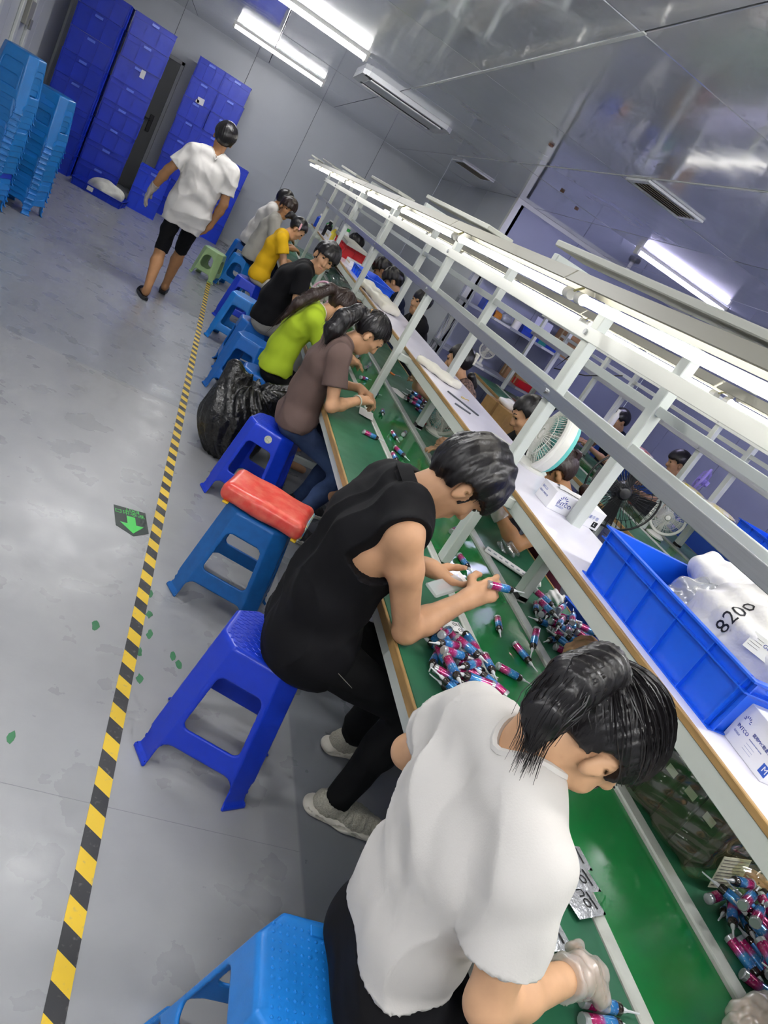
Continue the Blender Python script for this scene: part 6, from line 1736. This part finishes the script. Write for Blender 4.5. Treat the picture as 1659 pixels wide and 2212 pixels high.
pts = [(6.2, 9.2, 2.66), (6.15, 8.6, 2.60), (6.17, 8.0, 2.64), (6.2, 7.0, 2.55), (6.2, 6.0, 2.60), (6.2, 4.5, 2.58)]
o = MB().path(pts, 0.012, 6).build('wall_cable', MATS['black_plastic'], None, True); tag(o, 'dark cable sagging along the top of the right wall', 'cable')

# ---------------------------------------------------------------- storage rack by the partition
rk = empty('storage_rack', (3.95, 8.85, 0), 0, 'grey slotted-steel storage rack against the partition wall', 'rack')
M_RACK = mat('rack_steel', 'a3a8b0', rough=0.4, metal=0.2)
for x in (-0.82, 0.80):
    for y in (-0.2, 0.2):
        MB().box((x-0.02, y-0.003, 0), (x+0.02, y+0.003, 2.0)).box((x-0.003, y-0.02, 0), (x+0.003, y+0.02, 2.0)).build('upright', M_RACK, rk)
for z in (0.2, 0.79, 1.39, 1.98):
    MB().bbox((-0.84, -0.21, z-0.035), (0.82, 0.21, z), 0.003).build('shelf_plate', M_RACK, rk)
for z in (0.79, 1.39):
    for x in (-0.3, 0.45):
        MB().bbox((x-0.12, -0.2125, z-0.03), (x+0.12, -0.2105, z-0.006), 0.0005).build('shelf_tag', M_NOTE, rk)
for y in (-0.2, 0.2): MB().tube((-0.82, y, 0.25), (-0.82, -y, 1.3), 0.008, n=6).build('side_brace', M_RACK, rk)
M_CARD = mat('cardboard', 'a5805a', rough=0.75, var=0.1, vscale=20)
def carton(x, y, z, w, l, h, m, label, name='carton', rz=0.0, lidm=None):
    t = empty(name, (x, y, z), rz, label, 'carton' if name == 'carton' else name.replace('_', ' ').split()[-1])
    MB().bbox((-w/2, -l/2, 0), (w/2, l/2, h), 0.003).build('box', m, t)
    MB().bbox((-w/2-.001, -0.02, h*0.1), (w/2+.001, 0.02, h+0.001), 0.0008).build('tape_band', lidm or mat('tape_tan', 'c7b48b'), t)
    return t
R1, R2 = 1.39, 0.79
M_BINB = mat('bin_blue', '1d3fa8', rough=0.4)
def bin_(x, z, w, h, m, label):
    t = empty('parts_bin', (x, 8.78, z), 0, label, 'bin')
    MB().prism([(-0.10, 0), (0.10, 0), (0.10, h), (-0.06, h*0.9), (-0.10, h*0.45)], -w/2, w/2, Matrix(((0, 0, 1, 0), (1, 0, 0, 0), (0, 1, 0, 0), (0, 0, 0, 1)))).build('bin_body', m, t)
    MB().bbox((-w/2-0.004, -0.105, h*0.40), (w/2+0.004, -0.095, h*0.47), 0.002).build('bin_lip', m, t)
    return t
bin_(3.42, R1, 0.16, 0.15, M_BINB, 'blue parts bin at the left end of the upper rack shelf')
bin_(3.57, R1, 0.10, 0.08, mat('bin_orange', 'c9822f', rough=0.4), 'orange parts bin on the upper rack shelf')
bin_(4.02, R1, 0.14, 0.11, M_BINB, 'blue parts bin right of the white roll on the rack')
bin_(4.16, R1, 0.12, 0.09, M_BINB, 'blue parts bin in the middle of the upper rack shelf')
bin_(4.28, R1, 0.12, 0.09, mat('bin_teal', '2f8f86', rough=0.4), 'teal parts bin on the upper rack shelf')
bin_(4.42, R1, 0.18, 0.09, M_BINB, 'blue parts bin left of the brown carton on the rack')
bag('parts_bag', (3.72, 8.78, R1+0.05), (0.09, 0.07, 0.06), 'clear bag of small parts on the upper rack shelf', M_CLEAR, 3.0)
o = MB().lathe([(0.055, 0), (0.055, 0.15), (0.02, 0.15)], 18).build('paper_roll', M_PAPER, None, True); o.location = (3.87, 8.75, R1); tag(o, 'white paper roll standing on the upper rack shelf', 'roll')
carton(4.66, 8.85, R1, 0.26, 0.3, 0.36, M_CARD, 'brown cardboard carton at the right end of the upper rack shelf')
o = MB().bbox((-0.13, -0.002, 0), (0.13, 0.002, 0.28), 0.0005).build('paper_sheet', mat('paper_bluish', 'c9cce4', rough=0.7)); o.location = (4.30, 8.93, R1); o.rotation_euler = (-0.2, 0, 0); tag(o, 'pale sheet of paper leaning behind the bins on the rack', 'paper')
carton(4.45, 8.80, R2, 0.3, 0.2, 0.09, MATS['plastic_red'], 'red tray of parts on the lower rack shelf', 'parts_tray')
carton(4.40, 8.90, R2+0.09, 0.22, 0.15, 0.12, mat('kraft', 'b59a68', rough=0.8), 'kraft paper bundle on top of the red tray')
carton(4.25, 8.95, R2, 0.2, 0.16, 0.3, M_CARD, 'brown carton behind the red tray on the lower rack shelf')
bag('black_garment', (3.30, 8.36, 0.40), (0.16, 0.14, 0.40), 'black jacket draped over a stool at the left end of the rack', M_BLACK_COT, 1.4, 'jacket')

# ---------------------------------------------------------------- fans
def fan(loc, nrm, R, depth, m_cage, m_rim, m_hub, label, base=None, wires=26, rim_w=0.012, blades=3, m_blade=None, name='desk_fan', stand=None):
    n = Vector(nrm).normalized(); up = Vector((0, 0, 1)); r = up.cross(n).normalized(); u = n.cross(r)
    M = Matrix((r, u, n)).transposed().to_4x4()
    t = empty(name, loc, 0, label, 'fan')
    T = lambda a, rad, z: M @ Vector((math.cos(a)*rad, math.sin(a)*rad, z))
    rim = MB()
    rim.path([T(2*PI*i/32, R, 0) for i in range(32)], rim_w, 8, closed=True); rim.build('rim', m_rim, t, True)
    mb = MB()
    for i in range(wires):
        a = 2*PI*i/wires
        mb.path([T(a, R*0.2, depth*0.5), T(a+0.08, R*0.6, depth*0.45), T(a+0.1, R, 0)], 0.0016 if R < .2 else 0.002, 4)
    for rr, zz in ((0.35, .49), (0.7, .38)): mb.path([T(2*PI*i/28, R*rr, depth*zz) for i in range(28)], 0.0018, 4, closed=True)
    mb.build('front_cage', m_cage, t)
    mb = MB()
    for i in range(wires):
        a = 2*PI*i/wires
        mb.path([T(a, R*0.25, -depth*0.55), T(a, R*0.7, -depth*0.45), T(a, R, 0)], 0.0016 if R < .2 else 0.002, 4)
    mb.build('rear_cage', m_cage, t)
    MB().lathe([(R*0.16, -depth*0.1), (R*0.2, depth*0.25), (R*0.14, depth*0.5), (R*0.02, depth*0.53)], 18, M).build('hub', m_hub, t, True)
    MB().lathe([(R*0.22, -depth*0.9), (R*0.26, -depth*0.5), (R*0.22, -depth*0.1)], 18, M).build('motor_housing', m_hub, t, True)
    for k in range(blades):
        a = 2*PI*k/blades; vs = []
        for i in range(7):
            q = i/6; rad = R*(0.15+0.72*q); w = R*(0.18+0.28*q)
            c = T(a, rad, 0); s = M.to_3x3() @ Vector((-math.sin(a), math.cos(a), 0)); nn = M.to_3x3() @ Vector((0, 0, 1))
            vs += [c-s*w*0.5-nn*depth*0.15, c+s*w*0.5+nn*depth*0.15]
        MB().add(vs, [(2*i, 2*i+1, 2*i+3, 2*i+2) for i in range(6)]).build('blade', m_blade or m_hub, t, True)
    zb = -loc[2]
    if base is not None:
        zt = base-loc[2]
        back = n*(-depth*0.7)
        MB().tube((back.x, back.y, -R*0.3), (back.x*0.6, back.y*0.6, zt+0.02), 0.016, 0.022, 12).build('neck', m_rim, t, True)
        MB().lathe([(R*0.55, zt), (R*0.58, zt+0.012), (R*0.4, zt+0.028), (R*0.2, zt+0.034)], 24).build('foot', m_rim, t, True)
    if stand is not None:
        zt = -loc[2]; back = n*(-depth*0.7)
        MB().tube((back.x, back.y, 0), (back.x, back.y, zt+0.03), 0.016, n=10).build('stand_pole', m_rim, t, True)
        for k in range(4):
            a = PI/4+PI/2*k; MB().tube((back.x, back.y, zt+0.03), (back.x+0.26*math.cos(a), back.y+0.26*math.sin(a), zt+0.012), 0.013, n=8).build('stand_leg', m_rim, t)
    return t
M_FANW = mat('fan_white', 'e2e2da', rough=0.35); M_TEAL = mat('fan_teal', '6fd0c8', rough=0.35); M_FANB = mat('fan_black', '17181b', rough=0.35)
M_FANV = mat('fan_violet', 'b0a0ee', rough=0.35); M_FANP = mat('fan_pink', 'e6b6cc', rough=0.4)
def drum_fan(loc, nrm, R, label, zshelf):
    t = fan(loc, nrm, R, 0.09, M_FANW, M_FANW, M_FANW, label, base=zshelf, wires=52, rim_w=0.014, m_blade=mat('blade_teal', '3f8f86', rough=0.4))
    n = Vector(nrm).normalized(); r = Vector((0, 0, 1)).cross(n).normalized(); u = n.cross(r); M = Matrix((r, u, n)).transposed().to_4x4()
    MB().lathe([(R*0.55, -0.085), (R*0.92, -0.07), (R*1.04, -0.045)], 28, M, False).build('teal_shell', M_TEAL, t, True)
    MB().lathe([(R*1.04, -0.045), (R*1.07, 0.0), (R*1.02, 0.012)], 28, M, False).build('drum_rim', M_FANW, t, True)
    MB().bbox((-0.03, R*0.9, -0.05), (0.03, R*1.2, 0.005), 0.012, M).build('carry_handle', M_TEAL, t)
    MB().bbox((-0.008, R*0.86, -0.048), (0.008, R*0.9, -0.03), 0.003, M).build('switch', MATS['plastic_red'], t)
    return t
drum_fan((1.71, 2.88, 1.255), (-0.97, 0.2, 0.08), 0.145, 'white and teal drum fan standing on the white shelf', SH)
drum_fan((1.82, 4.30, 0.86), (-0.75, -0.55, 0.2), 0.125, 'white and teal drum fan on the far table under the shelf', TZ)
fan((2.86, 3.72, 1.06), (-0.35, -0.9, 0.1), 0.24, 0.12, M_FANB, M_FANB, M_FANB, 'large black pedestal fan between the two benches', wires=44, rim_w=0.007, name='pedestal_fan', stand=True, blades=4)
fan((4.05, 4.62, 0.90), (-0.6, -0.75, 0.1), 0.135, 0.09, M_FANW, M_FANW, M_FANW, 'round white desk fan on the second bench', base=TZ, wires=36, m_blade=mat('blade_grey', 'b9bcc0', rough=0.4))
fan((4.70, 5.32, 1.22), (-0.7, 0.6, 0.1), 0.12, 0.08, M_FANV, M_FANV, M_FANV, 'violet desk fan behind the worker in white blouse', base=1.14 if False else None, wires=30)
MB().tube((4.72, 5.29, 1.10), (4.74, 5.28, 0.735), 0.012).build('stalk', M_FANV, [o for o in COL.objects if o.name.startswith('desk_fan') and o.get('label', '').startswith('violet')][0]).location = (-4.70, -5.32, -1.22)
fan((1.16, 6.62, 0.86), (-0.75, -0.6, 0.15), 0.115, 0.08, M_FANW, M_FANP, M_FANW, 'small white and pink desk fan before the worker in black tee', base=TZ, wires=30)
fan((3.70, 8.70, 1.0), (-0.3, -0.95, 0.0), 0.10, 0.07, M_FANW, M_FANW, M_FANW, 'tiny pale fan on the lower rack shelf', base=R2, wires=20)
# ---------------------------------------------------------------- second bench and the space between
carton(3.35, 6.62, 0.0, 0.34, 0.42, 0.78, mat('plywood', 'b08a56', rough=0.6, var=0.2, vscale=14), 'plywood cabinet standing between the benches', 'wooden_cabinet', 0.3, mat('plywood_edge', '8d6a3e', rough=0.6))
bag('paper_bundle', (3.33, 6.62, 0.81), (0.12, 0.1, 0.04), 'crumpled white packaging on the plywood cabinet', M_PAPER, 2.0, 'packaging')
SH2 = 1.14
bottle(4.12, 6.15, SH2, 0.035, 0.2, M_WHITEPL, M_WHITEPL, 'white squeeze bottle on the second bench shelf')
for k, (x, y, c, lab) in enumerate(((4.16, 5.55, 'c8302c', 'red and white sachets on the second bench shelf'), (4.16, 4.75, 'd2c24a', 'yellow snack sachet nearer on the second bench shelf'), (4.24, 4.45, 'd9cf8a', 'pale yellow sachet with red print on the second bench shelf'))):
    t = empty('sachet', (x, y, SH2), 0.4*k, lab, 'sachet')
    puffy('pouch_body', 0.14, 0.3, 0.05, mat('sachet_%d' % k, c, rough=0.3, var=0.5, vscale=20, col2='e8e6e0'), t, Matrix.Identity(4), k)
    MB().bbox((-0.07, -0.152, 0.02), (0.07, -0.14, 0.03), 0.002).build('seal', M_FOIL, t)
t2 = crate(0.7, 0.3, 0.09, M_CRATE, 'blue_tray', 2, 5, 0.96, 'long blue tray on the second bench shelf', 'tray'); t2.location = (4.28, 3.75, SH2)
for k in range(3):
    def gl(p, k=k): return rcone(p, V3(0, 0, 0), V3(-0.10, 0.05*(k-1), -0.01), 0.035, 0.02)+0.004*np.sin(p[:, 0]*90)
    o = sdf_mesh('red_glove', gl, (-.18, -.12, -.06), (.07, .12, .06), 0.008, mat('glove_red', 'b5352c', rough=0.7, var=0.5, vscale=50, col2='2a1a18')); o.location = (4.30+0.05*k, 5.36-0.07*k, TZ+0.04+0.01*k)
    tag(o, ('left', 'middle', 'right')[k]+' red and black work glove piled on the second bench', 'glove', 'red gloves on the second bench')
t = empty('bench_press', (3.02, 5.35, 0), 0.2, 'dark clamp stand with grey arm behind the pedestal fan', 'clamp stand')
MB().bbox((-0.12, -0.14, 0.0), (0.12, 0.14, 0.03), 0.004).build('base_plate', MATS['tool_grey'], t)
MB().tube((0, 0, 0.03), (0, 0, 1.12), 0.02).build('column', MATS['tool_grey'], t, True)
MB().path([(0, 0, 1.05), (0, -0.08, 1.2), (0, -0.2, 1.24), (0, -0.3, 1.18)], 0.018, 8).build('arm', MATS['black_plastic'], t, True)
MB().bbox((-0.06, -0.36, 1.08), (0.06, -0.26, 1.2), 0.01).build('head', MATS['black_plastic'], t)
pts = [(3.4, 6.2, 1.62), (3.3, 6.1, 1.5), (3.35, 6.3, 1.35), (3.5, 6.0, 1.45), (3.7, 5.8, 1.62)]
o = MB().path(pts, 0.006, 6).build('hanging_cable', MATS['black_plastic'], None, True); tag(o, 'black cable drooping from the second bench frame', 'cable')
# cluttered far end of the near table
for k, (x, y, w, l, h, c, lab) in enumerate(((1.08, 6.95, 0.10, 0.16, 0.05, 'd7cf2f', 'yellow packet on the bench beside the pink-rimmed fan'), (1.05, 7.2, 0.08, 0.14, 0.06, '2450b0', 'blue packet on the bench beyond the pink-rimmed fan'), (1.12, 7.5, 0.1, 0.12, 0.05, 'd7cf2f', 'second yellow packet on the bench before the worker in yellow'))):
    carton(x, y, TZ, w, l, h, mat('packet_%d' % k, c, rough=0.35), lab, 'packet', 0.2*k)
bag('clear_parts_bag', (1.78, 9.2, TZ+0.06), (0.16, 0.2, 0.07), 'clear bag of grey parts on the far table beyond the fan', M_CLEAR, 5.0)
o = MB().lathe([(0.10, 0), (0.15, 0.05), (0.15, 0.15), (0.12, 0.16)], 20).build('white_basin', M_FANW, None, True); o.location = (1.80, 8.45, TZ); tag(o, 'round white basin on the far table under the shelf', 'basin')
bag('maroon_cloth', (1.80, 7.6, TZ+0.07), (0.12, 0.16, 0.08), 'maroon cloth bundle on the far table beyond the boy', M_MAROON, 6.0, 'cloth')
# ---------------------------------------------------------------- tidy up
for o in list(COL.objects):
    if 'used' in o: del o['used']
